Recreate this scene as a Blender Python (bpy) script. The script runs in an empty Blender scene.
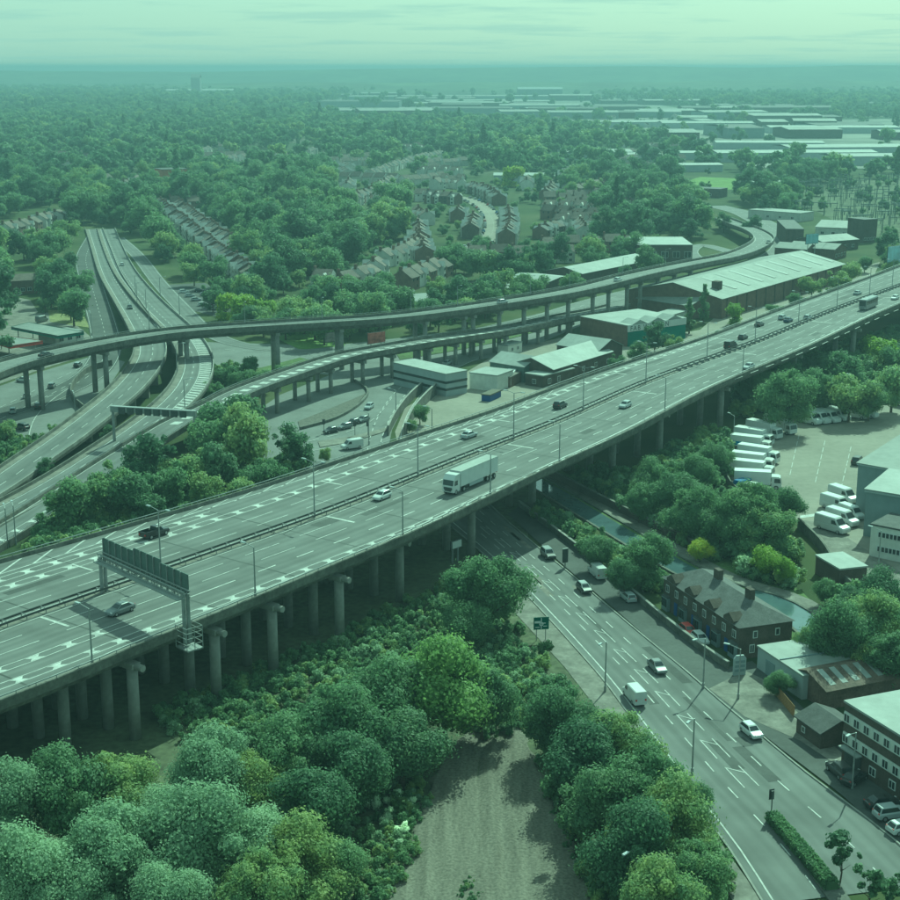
import bpy, bmesh, math, random
import numpy as np
from mathutils import Vector, Matrix

rng = np.random.default_rng(7)
random.seed(7)
SC = bpy.context.scene
COL = SC.collection
R = math.radians

# ------------------------------------------------------------------ camera
CAM_H = 90.0
FPX = 1500.0                      # focal length for a picture 900 px wide
HORIZON = 67.0                    # true horizon row of the 900 px picture
PITCH = math.atan((450 - HORIZON) / FPX)
cam_d = bpy.data.cameras.new('camera')
cam = bpy.data.objects.new('camera', cam_d)
COL.objects.link(cam)
cam.location = (0, 0, CAM_H)
cam.rotation_euler = (math.pi / 2 - PITCH, 0, 0)
cam_d.sensor_fit = 'HORIZONTAL'
cam_d.angle = 2 * math.atan(450 / FPX)
cam_d.clip_start = 1.0
cam_d.clip_end = 120000.0
SC.camera = cam

# ------------------------------------------------------------------ sky and sun
SUN_AZ = math.atan2(0.42, 0.91)   # clockwise from +Y (the view direction): ahead and to the right
SUN_EL = R(43)
world = bpy.data.worlds.new('World')
SC.world = world
world.use_nodes = True
wn, wl = world.node_tree.nodes, world.node_tree.links
wn.clear()
w_out = wn.new('ShaderNodeOutputWorld')
w_bg = wn.new('ShaderNodeBackground')
w_bg.inputs['Strength'].default_value = 0.068
w_sky = wn.new('ShaderNodeTexSky')
w_sky.sky_type = 'NISHITA'
w_sky.sun_disc = False
w_sky.sun_elevation = SUN_EL
w_sky.sun_rotation = SUN_AZ
w_sky.altitude = 90
w_sky.air_density = 1.0
w_sky.dust_density = 2.5
w_sky.ozone_density = 1.0
# thin high cloud over the whole sky, plus faint grey cloud bars low down
w_tc = wn.new('ShaderNodeTexCoord')
w_sep = wn.new('ShaderNodeSeparateXYZ')
wl.new(w_tc.outputs['Generated'], w_sep.inputs[0])
w_add = wn.new('ShaderNodeMath'); w_add.operation = 'ADD'; w_add.inputs[1].default_value = 0.03
wl.new(w_sep.outputs['Z'], w_add.inputs[0])
w_max = wn.new('ShaderNodeMath'); w_max.operation = 'MAXIMUM'; w_max.inputs[1].default_value = 0.03
wl.new(w_add.outputs[0], w_max.inputs[0])
w_comb = wn.new('ShaderNodeCombineXYZ')
for i, ax in enumerate('XY'):
    d = wn.new('ShaderNodeMath'); d.operation = 'DIVIDE'
    wl.new(w_sep.outputs[ax], d.inputs[0]); wl.new(w_max.outputs[0], d.inputs[1])
    wl.new(d.outputs[0], w_comb.inputs[i])
w_n1 = wn.new('ShaderNodeTexNoise'); w_n1.inputs['Scale'].default_value = 0.42
w_n1.inputs['Detail'].default_value = 7; w_n1.inputs['Roughness'].default_value = 0.62
wl.new(w_comb.outputs[0], w_n1.inputs['Vector'])
w_r1 = wn.new('ShaderNodeMapRange'); w_r1.inputs['From Min'].default_value = 0.50
w_r1.inputs['From Max'].default_value = 0.62; w_r1.inputs['To Min'].default_value = 0.0; w_r1.inputs['To Max'].default_value = 0.55
wl.new(w_n1.outputs['Fac'], w_r1.inputs['Value'])
w_veil = wn.new('ShaderNodeMix'); w_veil.data_type = 'RGBA'; w_veil.inputs['Factor'].default_value = 0.62
wl.new(w_sky.outputs[0], w_veil.inputs['A']); w_veil.inputs['B'].default_value = (7.6, 8.0, 8.3, 1)
w_cl = wn.new('ShaderNodeMix'); w_cl.data_type = 'RGBA'
wl.new(w_r1.outputs[0], w_cl.inputs['Factor']); wl.new(w_veil.outputs['Result'], w_cl.inputs['A'])
w_cl.inputs['B'].default_value = (5.3, 5.7, 6.0, 1)
wl.new(w_cl.outputs['Result'], w_bg.inputs['Color'])
wl.new(w_bg.outputs[0], w_out.inputs['Surface'])

sun_d = bpy.data.lights.new('sun', 'SUN')
sun_d.energy = 3.7
sun_d.angle = R(0.6)
sun_d.color = (1.0, 0.95, 0.87)
sun = bpy.data.objects.new('sun', sun_d)
COL.objects.link(sun)
sd = Vector((math.sin(SUN_AZ) * math.cos(SUN_EL), math.cos(SUN_AZ) * math.cos(SUN_EL), math.sin(SUN_EL)))
sun.rotation_euler = (-sd).to_track_quat('-Z', 'Y').to_euler()
sun.location = sd * 500

# ------------------------------------------------------------------ exposure
vs = SC.view_settings
vs.view_transform = 'Standard'
vs.look = 'None'
vs.gamma = 1.0
vs.use_curve_mapping = False
vs.exposure = 0.6
# the photograph is balanced to a strong mint green: the camera's white balance does that, the place keeps its colours
vs.use_white_balance = True
vs.white_balance_temperature = 5300
vs.white_balance_tint = -58
HAZE_DENSITY, HAZE_TOP = 2.4e-4, 101.0
SC.cycles.max_bounces = 8
SC.cycles.diffuse_bounces = 5
SC.cycles.glossy_bounces = 2
SC.cycles.transmission_bounces = 3
SC.cycles.transparent_max_bounces = 4
SC.cycles.volume_bounces = 0
SC.cycles.use_denoising = True

# ------------------------------------------------------------------ surveying: picture point + height -> place
_c, _s = math.cos(PITCH), math.sin(PITCH)
def S(x, y, z=0.0):
    u, v = (x - 450) / FPX, (y - 450) / FPX
    k = (CAM_H - z) / (_s + v * _c)
    return np.array((u * k, (_c - v * _s) * k, z))
def SS(pts, z=0.0):
    return np.array([S(p[0], p[1], p[2] if len(p) > 2 else z) for p in pts])
def toimg(X, Y, Z):
    dz = Z - CAM_H
    fw = Y * _c - dz * _s
    up = Y * _s + dz * _c
    return 450 + FPX * X / fw, 450 - FPX * up / fw
def heading(a, b):
    p, q = S(*a), S(*b)
    return math.atan2(q[1] - p[1], q[0] - p[0])

# ------------------------------------------------------------------ materials
MATS = {}
def mat(name, col, rough=0.8, var=0.25, scale=0.6, coord='Object', spec=0.3, metal=0.0, stretch=None, bump=0.0,
        var2=0.0, scale2=6.0, rand=0.0, col2=None, trans=0.0, grain=False):
    if name in MATS:
        return MATS[name]
    m = bpy.data.materials.new(name)
    MATS[name] = m
    m.use_nodes = True
    nt = m.node_tree; N, L = nt.nodes, nt.links
    b = N['Principled BSDF']
    b.inputs['Roughness'].default_value = rough
    b.inputs['Metallic'].default_value = metal
    b.inputs['Specular IOR Level'].default_value = spec
    tc = N.new('ShaderNodeTexCoord')
    vec = tc.outputs[coord]
    if stretch:
        mp = N.new('ShaderNodeMapping'); mp.inputs['Scale'].default_value = stretch
        L.new(vec, mp.inputs['Vector']); vec = mp.outputs[0]
    n1 = N.new('ShaderNodeTexNoise'); n1.inputs['Scale'].default_value = scale
    n1.inputs['Detail'].default_value = 5; n1.inputs['Roughness'].default_value = 0.6
    L.new(vec, n1.inputs['Vector'])
    base = N.new('ShaderNodeMix'); base.data_type = 'RGBA'
    c1 = [c * (1 - var) for c in col]; c2 = list(col2) if col2 else [min(1, c * (1 + var)) for c in col]
    base.inputs['A'].default_value = (*c1, 1); base.inputs['B'].default_value = (*c2, 1)
    mr = N.new('ShaderNodeMapRange'); mr.inputs['From Min'].default_value = 0.32; mr.inputs['From Max'].default_value = 0.68
    L.new(n1.outputs['Fac'], mr.inputs['Value']); L.new(mr.outputs[0], base.inputs['Factor'])
    out = base.outputs['Result']
    n2 = None
    if var2 > 0:
        n2 = N.new('ShaderNodeTexNoise'); n2.inputs['Scale'].default_value = scale2; n2.inputs['Detail'].default_value = 3
        L.new(vec if grain else tc.outputs[coord], n2.inputs['Vector'])
        m2 = N.new('ShaderNodeMapRange'); m2.inputs['From Min'].default_value = 0.3; m2.inputs['From Max'].default_value = 0.7
        m2.inputs['To Min'].default_value = 1 - var2; m2.inputs['To Max'].default_value = 1 + var2
        L.new(n2.outputs['Fac'], m2.inputs['Value'])
        vm = N.new('ShaderNodeVectorMath'); vm.operation = 'SCALE'
        L.new(out, vm.inputs[0]); L.new(m2.outputs[0], vm.inputs['Scale']); out = vm.outputs[0]
    if rand > 0:
        oi = N.new('ShaderNodeObjectInfo')
        m3 = N.new('ShaderNodeMapRange'); m3.inputs['To Min'].default_value = 1 - rand; m3.inputs['To Max'].default_value = 1 + rand
        L.new(oi.outputs['Random'], m3.inputs['Value'])
        vm = N.new('ShaderNodeVectorMath'); vm.operation = 'SCALE'
        L.new(out, vm.inputs[0]); L.new(m3.outputs[0], vm.inputs['Scale']); out = vm.outputs[0]
    L.new(out, b.inputs['Base Color'])
    if bump > 0:
        bp = N.new('ShaderNodeBump'); bp.inputs['Strength'].default_value = bump; bp.inputs['Distance'].default_value = 0.1
        L.new((n2 or n1).outputs['Fac'], bp.inputs['Height']); L.new(bp.outputs[0], b.inputs['Normal'])
    if trans > 0:
        tr = N.new('ShaderNodeBsdfTranslucent'); L.new(out, tr.inputs['Color'])
        mx = N.new('ShaderNodeMixShader'); mx.inputs[0].default_value = trans
        L.new(b.outputs[0], mx.inputs[1]); L.new(tr.outputs[0], mx.inputs[2])
        L.new(mx.outputs[0], N['Material Output'].inputs['Surface'])
    return m

def leaf_mat(name, lo, mid, hi):
    """foliage: hue varies from tree to tree and from clump to clump"""
    m = bpy.data.materials.new(name); MATS[name] = m; m.use_nodes = True
    nt = m.node_tree; N, L = nt.nodes, nt.links
    b = N['Principled BSDF']; b.inputs['Roughness'].default_value = 0.7; b.inputs['Specular IOR Level'].default_value = 0.2
    oi = N.new('ShaderNodeObjectInfo')
    tc = N.new('ShaderNodeTexCoord')
    n1 = N.new('ShaderNodeTexNoise'); n1.inputs['Scale'].default_value = 0.5; n1.inputs['Detail'].default_value = 4
    L.new(tc.outputs['Object'], n1.inputs['Vector'])
    a = N.new('ShaderNodeMath'); a.operation = 'MULTIPLY_ADD'; a.inputs[1].default_value = 0.75
    L.new(oi.outputs['Random'], a.inputs[0])
    c = N.new('ShaderNodeMapRange'); c.inputs['From Min'].default_value = 0.3; c.inputs['From Max'].default_value = 0.7
    c.inputs['To Min'].default_value = -0.12; c.inputs['To Max'].default_value = 0.37
    L.new(n1.outputs['Fac'], c.inputs['Value']); L.new(c.outputs[0], a.inputs[2])
    rp = N.new('ShaderNodeValToRGB'); e = rp.color_ramp.elements
    e[0].position = 0.0; e[0].color = (*lo, 1); e[1].position = 1.0; e[1].color = (*hi, 1)
    k = e.new(0.6); k.color = (*mid, 1)
    L.new(a.outputs[0], rp.inputs['Fac']); L.new(rp.outputs[0], b.inputs['Base Color'])
    # a leaf reflects and lets through about the same share of light
    tr = N.new('ShaderNodeBsdfTranslucent'); L.new(rp.outputs[0], tr.inputs['Color'])
    mx = N.new('ShaderNodeAddShader')
    L.new(b.outputs[0], mx.inputs[0]); L.new(tr.outputs[0], mx.inputs[1])
    L.new(mx.outputs[0], N['Material Output'].inputs['Surface'])
    return m

M_LEAF = leaf_mat('leaf_mixed', (0.062, 0.098, 0.050), (0.110, 0.156, 0.074), (0.185, 0.215, 0.080))
M_PALE = leaf_mat('leaf_pale', (0.130, 0.175, 0.105), (0.185, 0.235, 0.145), (0.240, 0.285, 0.180))
M_YELG = leaf_mat('leaf_yellowgreen', (0.095, 0.145, 0.05), (0.145, 0.195, 0.062), (0.20, 0.245, 0.075))
M_DARK = leaf_mat('leaf_dark', (0.046, 0.076, 0.042), (0.072, 0.110, 0.058), (0.105, 0.145, 0.070))
M_LIME = leaf_mat('leaf_lime', (0.110, 0.160, 0.030), (0.160, 0.210, 0.038), (0.260, 0.270, 0.030))
M_FLOWER = leaf_mat('leaf_flower', (0.16, 0.20, 0.11), (0.40, 0.44, 0.33), (0.66, 0.68, 0.58))
M_BARK = mat('bark', (0.085, 0.065, 0.048), 0.95, 0.4, 3)
M_TARMAC = mat('tarmac', (0.125, 0.127, 0.122), 0.85, 0.17, 0.35, 'UV', stretch=(1.0, 0.03, 1), var2=0.16, scale2=0.14)
def wheel_tracks(m, depth=0.085):
    """darker bands where wheels run, one pair to a lane (u is metres across the road)"""
    N, L = m.node_tree.nodes, m.node_tree.links; b = N['Principled BSDF']; src = b.inputs['Base Color'].links[0].from_socket
    tc = N.new('ShaderNodeTexCoord'); sp = N.new('ShaderNodeSeparateXYZ'); L.new(tc.outputs['UV'], sp.inputs[0])
    a = N.new('ShaderNodeMath'); a.operation = 'MULTIPLY'; a.inputs[1].default_value = 2 * math.pi / 1.8; L.new(sp.outputs['X'], a.inputs[0])
    c = N.new('ShaderNodeMath'); c.operation = 'SINE'; L.new(a.outputs[0], c.inputs[0])
    d = N.new('ShaderNodeMath'); d.operation = 'MULTIPLY_ADD'; d.inputs[1].default_value = depth; d.inputs[2].default_value = 1.0; L.new(c.outputs[0], d.inputs[0])
    v = N.new('ShaderNodeVectorMath'); v.operation = 'SCALE'; L.new(src, v.inputs[0]); L.new(d.outputs[0], v.inputs['Scale']); L.new(v.outputs[0], b.inputs['Base Color'])
wheel_tracks(M_TARMAC)
M_TARMAC2 = mat('tarmac_ground', (0.15, 0.152, 0.145), 0.85, 0.18, 0.12, 'Object', var2=0.08, scale2=1.3)
M_DARKTAR = mat('tarmac_dark', (0.068, 0.07, 0.067), 0.85, 0.25, 0.12, 'Object', var2=0.1, scale2=1.5)
M_PAVE = mat('paving', (0.17, 0.16, 0.14), 0.9, 0.3, 0.35, 'Object', var2=0.15, scale2=1.7)
M_CONC = mat('concrete', (0.25, 0.245, 0.225), 0.9, 0.28, 0.25, 'Object', stretch=(1, 1, 0.4), var2=0.12, scale2=1.2)
M_CONCD = mat('concrete_weathered', (0.125, 0.123, 0.108), 0.95, 0.35, 0.4, 'Object', var2=0.2, scale2=2)
M_YARD = mat('yard_concrete', (0.225, 0.207, 0.175), 0.9, 0.14, 0.06, 'Object', var2=0.08, scale2=0.6)
M_PAINT = mat('road_paint', (0.44, 0.44, 0.42), 0.8, 0.28, 0.8, 'Object', var2=0.12, scale2=4)
M_STEEL = mat('galvanised_steel', (0.30, 0.31, 0.31), 0.5, 0.2, 1.0, metal=0.5)
M_BLACKM = mat('dark_metal', (0.06, 0.065, 0.065), 0.6, 0.2, 1.0)
M_GREENP = mat('grey_green_panel', (0.10, 0.13, 0.12), 0.6, 0.18, 0.8)
M_SOIL = mat('soil', (0.135, 0.125, 0.100), 0.95, 0.22, 0.9, 'UV', stretch=(1.0, 0.10, 1), var2=0.34, scale2=2.6, bump=0.5)
M_GRASS = mat('grass', (0.085, 0.115, 0.036), 0.95, 0.4, 0.12, 'Object', var2=0.3, scale2=1.6)
M_LAWN = mat('lawn', (0.14, 0.20, 0.045), 0.95, 0.25, 0.1, 'Object', var2=0.2, scale2=1.0)
M_DRY = mat('dry_grass', (0.20, 0.20, 0.085), 0.95, 0.3, 0.15, 'Object', var2=0.25, scale2=1.2)
M_SCRUB = mat('scrub_floor', (0.085, 0.095, 0.052), 0.95, 0.4, 0.1, 'Object', var2=0.35, scale2=0.9)
M_BRICK = mat('brick', (0.135, 0.095, 0.074), 0.9, 0.22, 0.5, 'Object', var2=0.2, scale2=5)
M_BRICKD = mat('brick_dark', (0.080, 0.066, 0.056), 0.9, 0.25, 0.5, 'Object', var2=0.2, scale2=5)
M_RENDER = mat('white_render', (0.52, 0.52, 0.48), 0.85, 0.12, 0.5, 'Object', rand=0.12)
M_SLATE = mat('roof_slate', (0.075, 0.075, 0.075), 0.8, 0.25, 0.7, 'Object', var2=0.2, scale2=4, rand=0.25)
M_TILE = mat('roof_tile', (0.105, 0.088, 0.076), 0.85, 0.25, 0.7, 'Object', var2=0.2, scale2=4, rand=0.3)
M_ORANGE = mat('orange_brick', (0.30, 0.135, 0.075), 0.9, 0.2, 0.5, 'Object')
M_METROOF = mat('pale_sheet_roof', (0.27, 0.28, 0.268), 0.7, 0.14, 0.15, 'Object', var2=0.08, scale2=0.8, rand=0.12)
M_CORR = mat('weathered_sheet_roof', (0.20, 0.208, 0.196), 0.7, 0.2, 0.08, 'Object', stretch=(1, 0.2, 1), var2=0.12, scale2=0.5)
M_RUST = mat('rusty_sheet', (0.115, 0.085, 0.068), 0.8, 0.35, 0.5, 'Object', var2=0.25, scale2=3)
M_CLAD = mat('grey_cladding', (0.20, 0.235, 0.25), 0.6, 0.10, 0.4, 'Object')
M_CLADL = mat('light_cladding', (0.34, 0.37, 0.38), 0.6, 0.08, 0.4, 'Object')
M_GREENCLAD = mat('green_cladding', (0.035, 0.16, 0.12), 0.6, 0.15, 0.4, 'Object')
M_BLUE = mat('blue_paint', (0.04, 0.22, 0.42), 0.5, 0.12, 0.8)
M_BLUEDK = mat('navy_paint', (0.02, 0.06, 0.22), 0.5, 0.12, 0.8)
M_WHITE = mat('white_paint', (0.56, 0.57, 0.56), 0.45, 0.06, 0.6)
M_REDP = mat('red_paint', (0.42, 0.05, 0.04), 0.6, 0.15, 0.8)
M_GLASS = mat('window_glass', (0.025, 0.032, 0.036), 0.12, 0.3, 0.3, spec=0.6)
M_RUBBER = mat('rubber', (0.022, 0.022, 0.022), 0.85, 0.2, 3)
M_RIM = mat('alloy', (0.38, 0.38, 0.39), 0.4, 0.1, 3, metal=0.6)
M_LAMP = mat('lamp_glass', (0.68, 0.68, 0.66), 0.25, 0.1, 3)
M_TAIL = mat('tail_lamp', (0.35, 0.02, 0.02), 0.35, 0.1, 3)
M_SIGN = mat('sign_green', (0.01, 0.085, 0.055), 0.5, 0.1, 1)
M_WOOD = mat('timber', (0.26, 0.16, 0.07), 0.85, 0.25, 0.8, 'Object', var2=0.2, scale2=3)
def water_mat():
    m = mat('water', (0.10, 0.135, 0.145), 0.06, 0.2, 0.15, spec=1.0)
    N, L = m.node_tree.nodes, m.node_tree.links
    n = N.new('ShaderNodeTexNoise'); n.inputs['Scale'].default_value = 0.8; n.inputs['Detail'].default_value = 3
    tc = N.new('ShaderNodeTexCoord'); L.new(tc.outputs['Object'], n.inputs['Vector'])
    b = N.new('ShaderNodeBump'); b.inputs['Strength'].default_value = 0.06; L.new(n.outputs['Fac'], b.inputs['Height'])
    L.new(b.outputs[0], N['Principled BSDF'].inputs['Normal'])
    return m
M_WATER = water_mat()
PAINTS = {'white': (0.55, 0.56, 0.55), 'silver': (0.36, 0.38, 0.39), 'grey': (0.16, 0.17, 0.175), 'black': (0.02, 0.021, 0.023),
          'navy': (0.02, 0.035, 0.09), 'red': (0.38, 0.03, 0.03), 'blue': (0.03, 0.12, 0.32), 'green': (0.03, 0.09, 0.06), 'cream': (0.6, 0.56, 0.45)}
def paint(c):
    m = mat('car_paint_' + c, PAINTS[c], 0.32, 0.05, 0.8, spec=0.5)
    m.node_tree.nodes['Principled BSDF'].inputs['Coat Weight'].default_value = 0.35
    return m

# ------------------------------------------------------------------ mesh building
class MB:
    def __init__(s): s.v, s.f, s.uv = [], [], None
    def add(s, vs, fs):
        n = len(s.v); s.v.extend([tuple(map(float, p)) for p in vs]); s.f.extend([tuple(i + n for i in q) for q in fs]); return s
    def box(s, cx, cy, z0, sx, sy, sz, rot=0.0, top=1.0, topy=None):
        ty = top if topy is None else topy
        c, n = math.cos(rot), math.sin(rot); vs = []
        for z, kx, ky in ((z0, 1, 1), (z0 + sz, top, ty)):
            for a, b in ((-1, -1), (1, -1), (1, 1), (-1, 1)):
                x, y = a * sx / 2 * kx, b * sy / 2 * ky
                vs.append((cx + x * c - y * n, cy + x * n + y * c, z))
        return s.add(vs, [(3, 2, 1, 0), (4, 5, 6, 7), (0, 1, 5, 4), (1, 2, 6, 5), (2, 3, 7, 6), (3, 0, 4, 7)])
    def prism(s, poly, z0, z1):
        poly = [tuple(p[:2]) for p in poly]
        a = sum(poly[i - 1][0] * poly[i][1] - poly[i][0] * poly[i - 1][1] for i in range(len(poly)))
        if a < 0: poly = poly[::-1]
        n = len(poly)
        zz = z1 if hasattr(z1, '__len__') else [z1] * n
        if a < 0 and hasattr(z1, '__len__'): zz = list(zz)[::-1]
        vs = [(x, y, z0) for x, y in poly] + [(p[0], p[1], zz[i]) for i, p in enumerate(poly)]
        return s.add(vs, [tuple(range(n))[::-1], tuple(range(n, 2 * n))] + [(i, (i + 1) % n, n + (i + 1) % n, n + i) for i in range(n)])
    def sheet(s, poly, z):
        poly = [tuple(p[:2]) for p in poly]
        a = sum(poly[i - 1][0] * poly[i][1] - poly[i][0] * poly[i - 1][1] for i in range(len(poly)))
        if a < 0: poly = poly[::-1]
        return s.add([(x, y, z) for x, y in poly], [tuple(range(len(poly)))])
    def tube(s, p, q, r0, r1=None, n=8, cap=True):
        r1 = r0 if r1 is None else r1
        p, q = Vector(p), Vector(q); d = (q - p).normalized()
        u = d.orthogonal().normalized(); w = d.cross(u); vs = []
        for c, r in ((p, r0), (q, r1)):
            for i in range(n):
                a = 2 * math.pi * i / n; vs.append(c + (u * math.cos(a) + w * math.sin(a)) * r)
        fs = [(i, (i + 1) % n, n + (i + 1) % n, n + i) for i in range(n)]
        if cap: fs += [tuple(range(n))[::-1], tuple(range(n, 2 * n))]
        return s.add(vs, fs)
    def quad(s, *p): return s.add(p, [tuple(range(len(p)))])
    def loft(s, rings, cap=True, closed=True):
        n = len(rings[0]); base = len(s.v); s.v.extend([tuple(map(float, p)) for r in rings for p in r])
        m = n if closed else n - 1
        for k in range(len(rings) - 1):
            for i in range(m):
                j = (i + 1) % n
                s.f.append((base + k * n + i, base + k * n + j, base + (k + 1) * n + j, base + (k + 1) * n + i))
        if cap and closed:
            s.f.append(tuple(base + i for i in range(n))[::-1]); e = base + (len(rings) - 1) * n
            s.f.append(tuple(e + i for i in range(n)))
        return s
    def mesh(s, name, m):
        me = bpy.data.meshes.new(name); me.from_pydata(s.v, [], s.f)
        if s.uv is not None:
            ul = me.uv_layers.new(name='UVMap'); li = np.empty(len(me.loops), np.int32); me.loops.foreach_get('vertex_index', li)
            ul.data.foreach_set('uv', np.asarray(s.uv, np.float32)[li].ravel())
        if m: me.materials.append(m)
        me.update(); return me
    def build(s, name, m, parent=None, smooth=False, loc=None):
        o = bpy.data.objects.new(name, s.mesh(name, m)); COL.objects.link(o)
        if smooth: o.data.polygons.foreach_set('use_smooth', [True] * len(o.data.polygons))
        if parent: o.parent = parent
        if loc is not None: o.location = loc
        return o
def fixn(o):
    bm = bmesh.new(); bm.from_mesh(o.data); bmesh.ops.recalc_face_normals(bm, faces=bm.faces); bm.to_mesh(o.data); bm.free(); return o
def tag(o, label, cat, group=None):
    o['label'] = label; o['category'] = cat
    if group: o['group'] = group
    return o
def struct(o): o['kind'] = 'structure'; return o
def stuff(o): o['kind'] = 'stuff'; return o
def thing(name, label, cat, loc=(0, 0, 0), rz=0.0, group=None):
    o = bpy.data.objects.new(name, None); COL.objects.link(o)
    o.empty_display_size = 0.5; o.location = loc; o.rotation_euler = (0, 0, rz)
    return tag(o, label, cat, group)
def setmat(o, m):
    o.material_slots[0].link = 'OBJECT'; o.material_slots[0].material = m
def clone(root, loc, rz, label, group=None, sc=1.0):
    r = root.copy(); COL.objects.link(r); r.location = loc; r.rotation_euler = (0, 0, rz); r.scale = (sc,) * 3
    r['label'] = label
    if group: r['group'] = group
    elif 'group' in r: del r['group']
    for ch in root.children:
        c = ch.copy(); COL.objects.link(c); c.parent = r
        for g in ch.children:
            d = g.copy(); COL.objects.link(d); d.parent = c
    return r

class Path:
    """smooth road line through surveyed points, resampled every `step` metres"""
    def __init__(s, pts, step=4.0, smooth=True):
        p = np.asarray(pts, float)
        if smooth and len(p) > 2:
            q = np.vstack([2 * p[0] - p[1], p, 2 * p[-1] - p[-2]]); out = []
            for i in range(1, len(q) - 2):
                a, b, c, d = q[i - 1:i + 3]
                for t in np.linspace(0, 1, 16, endpoint=False):
                    out.append(0.5 * (2 * b + (c - a) * t + (2 * a - 5 * b + 4 * c - d) * t * t + (3 * b - a - 3 * c + d) * t ** 3))
            out.append(p[-1]); p = np.array(out)
            for _ in range(12):
                p[1:-1] = 0.25 * p[:-2] + 0.5 * p[1:-1] + 0.25 * p[2:]
        L = np.concatenate([[0], np.cumsum(np.linalg.norm(np.diff(p[:, :2], axis=0), axis=1))])
        s.len = L[-1]; n = max(2, int(s.len / step) + 1); s.s = np.linspace(0, s.len, n)
        s.p = np.stack([np.interp(s.s, L, p[:, k]) for k in range(3)], 1)
        t = np.gradient(s.p[:, :2], axis=0); s.t = t / np.linalg.norm(t, axis=1)[:, None]
        s.n = np.stack([s.t[:, 1], -s.t[:, 0]], 1)          # to the right of travel
    def at(s, d, off=0.0, dz=0.0):
        p = np.array([np.interp(d, s.s, s.p[:, k]) for k in range(3)])
        n = np.array([np.interp(d, s.s, s.n[:, k]) for k in range(2)]); n /= np.linalg.norm(n)
        return np.array([p[0] + n[0] * off, p[1] + n[1] * off, p[2] + dz])
    def ang(s, d):
        t = np.array([np.interp(d, s.s, s.t[:, k]) for k in range(2)]); return math.atan2(t[1], t[0])
    def near(s, q):
        return float(s.s[np.argmin(np.hypot(s.p[:, 0] - q[0], s.p[:, 1] - q[1]))])
    def off(s, q):
        i = int(np.argmin(np.hypot(s.p[:, 0] - q[0], s.p[:, 1] - q[1]))); return float((np.asarray(q[:2]) - s.p[i, :2]) @ s.n[i])
    def sweep(s, mb, prof, s0=0.0, s1=None, cap=True, closed=True, step=None):
        """prof: list of (offset or function of distance, height above the line)"""
        s1 = s.len if s1 is None else s1
        d = np.linspace(s0, s1, max(2, int((s1 - s0) / (step or 5.0)) + 1)); rings = []
        for x in d: rings.append([s.at(x, o(x) if callable(o) else o, z) for o, z in prof])
        return mb.loft(rings, cap, closed)
    def strip(s, mb, o0, o1, s0, s1, dz=0.012, step=6.0):
        """flat painted strip lying just above the road"""
        f = lambda o, x: o(x) if callable(o) else o
        d = np.linspace(s0, s1, max(2, int((s1 - s0) / step) + 1)); b = len(mb.v)
        for x in d:
            mb.v.append(tuple(s.at(x, f(o0, x), dz))); mb.v.append(tuple(s.at(x, f(o1, x), dz)))
        for i in range(len(d) - 1):
            k = b + 2 * i; mb.f.append((k, k + 1, k + 3, k + 2))
    def ribbon(s, name, m, o0, o1, dz=0.0, parent=None):
        f = lambda o, x: o(x) if callable(o) else o
        mb = MB(); uv = []
        for i, x in enumerate(s.s):
            for o in (o0, o1):
                q = f(o, x); mb.v.append(tuple(s.at(x, q, dz))); uv.append((q, x))
        for i in range(len(s.s) - 1):
            k = 2 * i; mb.f.append((k, k + 1, k + 3, k + 2))
        mb.uv = uv
        return mb.build(name, m, parent)
# ================================================================== GROUND
def ground_mat():
    m = bpy.data.materials.new('ground_cover'); m.use_nodes = True
    N, L = m.node_tree.nodes, m.node_tree.links; b = N['Principled BSDF']; b.inputs['Roughness'].default_value = 0.95
    b.inputs['Specular IOR Level'].default_value = 0.1
    tc = N.new('ShaderNodeTexCoord')
    def noise(sc, det=5):
        n = N.new('ShaderNodeTexNoise'); n.inputs['Scale'].default_value = sc; n.inputs['Detail'].default_value = det
        L.new(tc.outputs['Object'], n.inputs['Vector']); return n
    def ramp(n, stops):
        r = N.new('ShaderNodeValToRGB'); e = r.color_ramp.elements
        e[0].position, e[0].color = stops[0][0], (*stops[0][1], 1); e[1].position, e[1].color = stops[-1][0], (*stops[-1][1], 1)
        for p, c in stops[1:-1]: k = e.new(p); k.color = (*c, 1)
        L.new(n.outputs['Fac'], r.inputs['Fac']); return r
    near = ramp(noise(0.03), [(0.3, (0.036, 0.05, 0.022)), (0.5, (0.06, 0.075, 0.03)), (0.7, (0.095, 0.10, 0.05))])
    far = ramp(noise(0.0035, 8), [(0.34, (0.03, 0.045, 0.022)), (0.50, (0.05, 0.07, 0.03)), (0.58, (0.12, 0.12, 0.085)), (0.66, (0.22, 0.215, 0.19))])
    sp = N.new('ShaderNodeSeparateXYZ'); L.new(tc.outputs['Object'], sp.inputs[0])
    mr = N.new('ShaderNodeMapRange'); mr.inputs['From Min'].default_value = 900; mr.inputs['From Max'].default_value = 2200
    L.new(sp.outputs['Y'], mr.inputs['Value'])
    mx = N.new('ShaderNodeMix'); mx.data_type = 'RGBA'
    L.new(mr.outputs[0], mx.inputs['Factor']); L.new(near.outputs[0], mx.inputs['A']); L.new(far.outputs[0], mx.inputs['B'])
    L.new(mx.outputs['Result'], b.inputs['Base Color']); return m
xs = [-30000, -12000, -5000, -2500, -1200, -600, -300, -150, 0, 150, 300, 600, 1200, 2500, 5000, 12000, 30000]
ys = [-1500, -300, 0, 100, 200, 300, 400, 500, 600, 800, 1000, 1400, 2000, 3000, 5000, 9000, 16000, 34000]
g = MB(); g.v = [(x, y, 0) for y in ys for x in xs]
W_ = len(xs)
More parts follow.
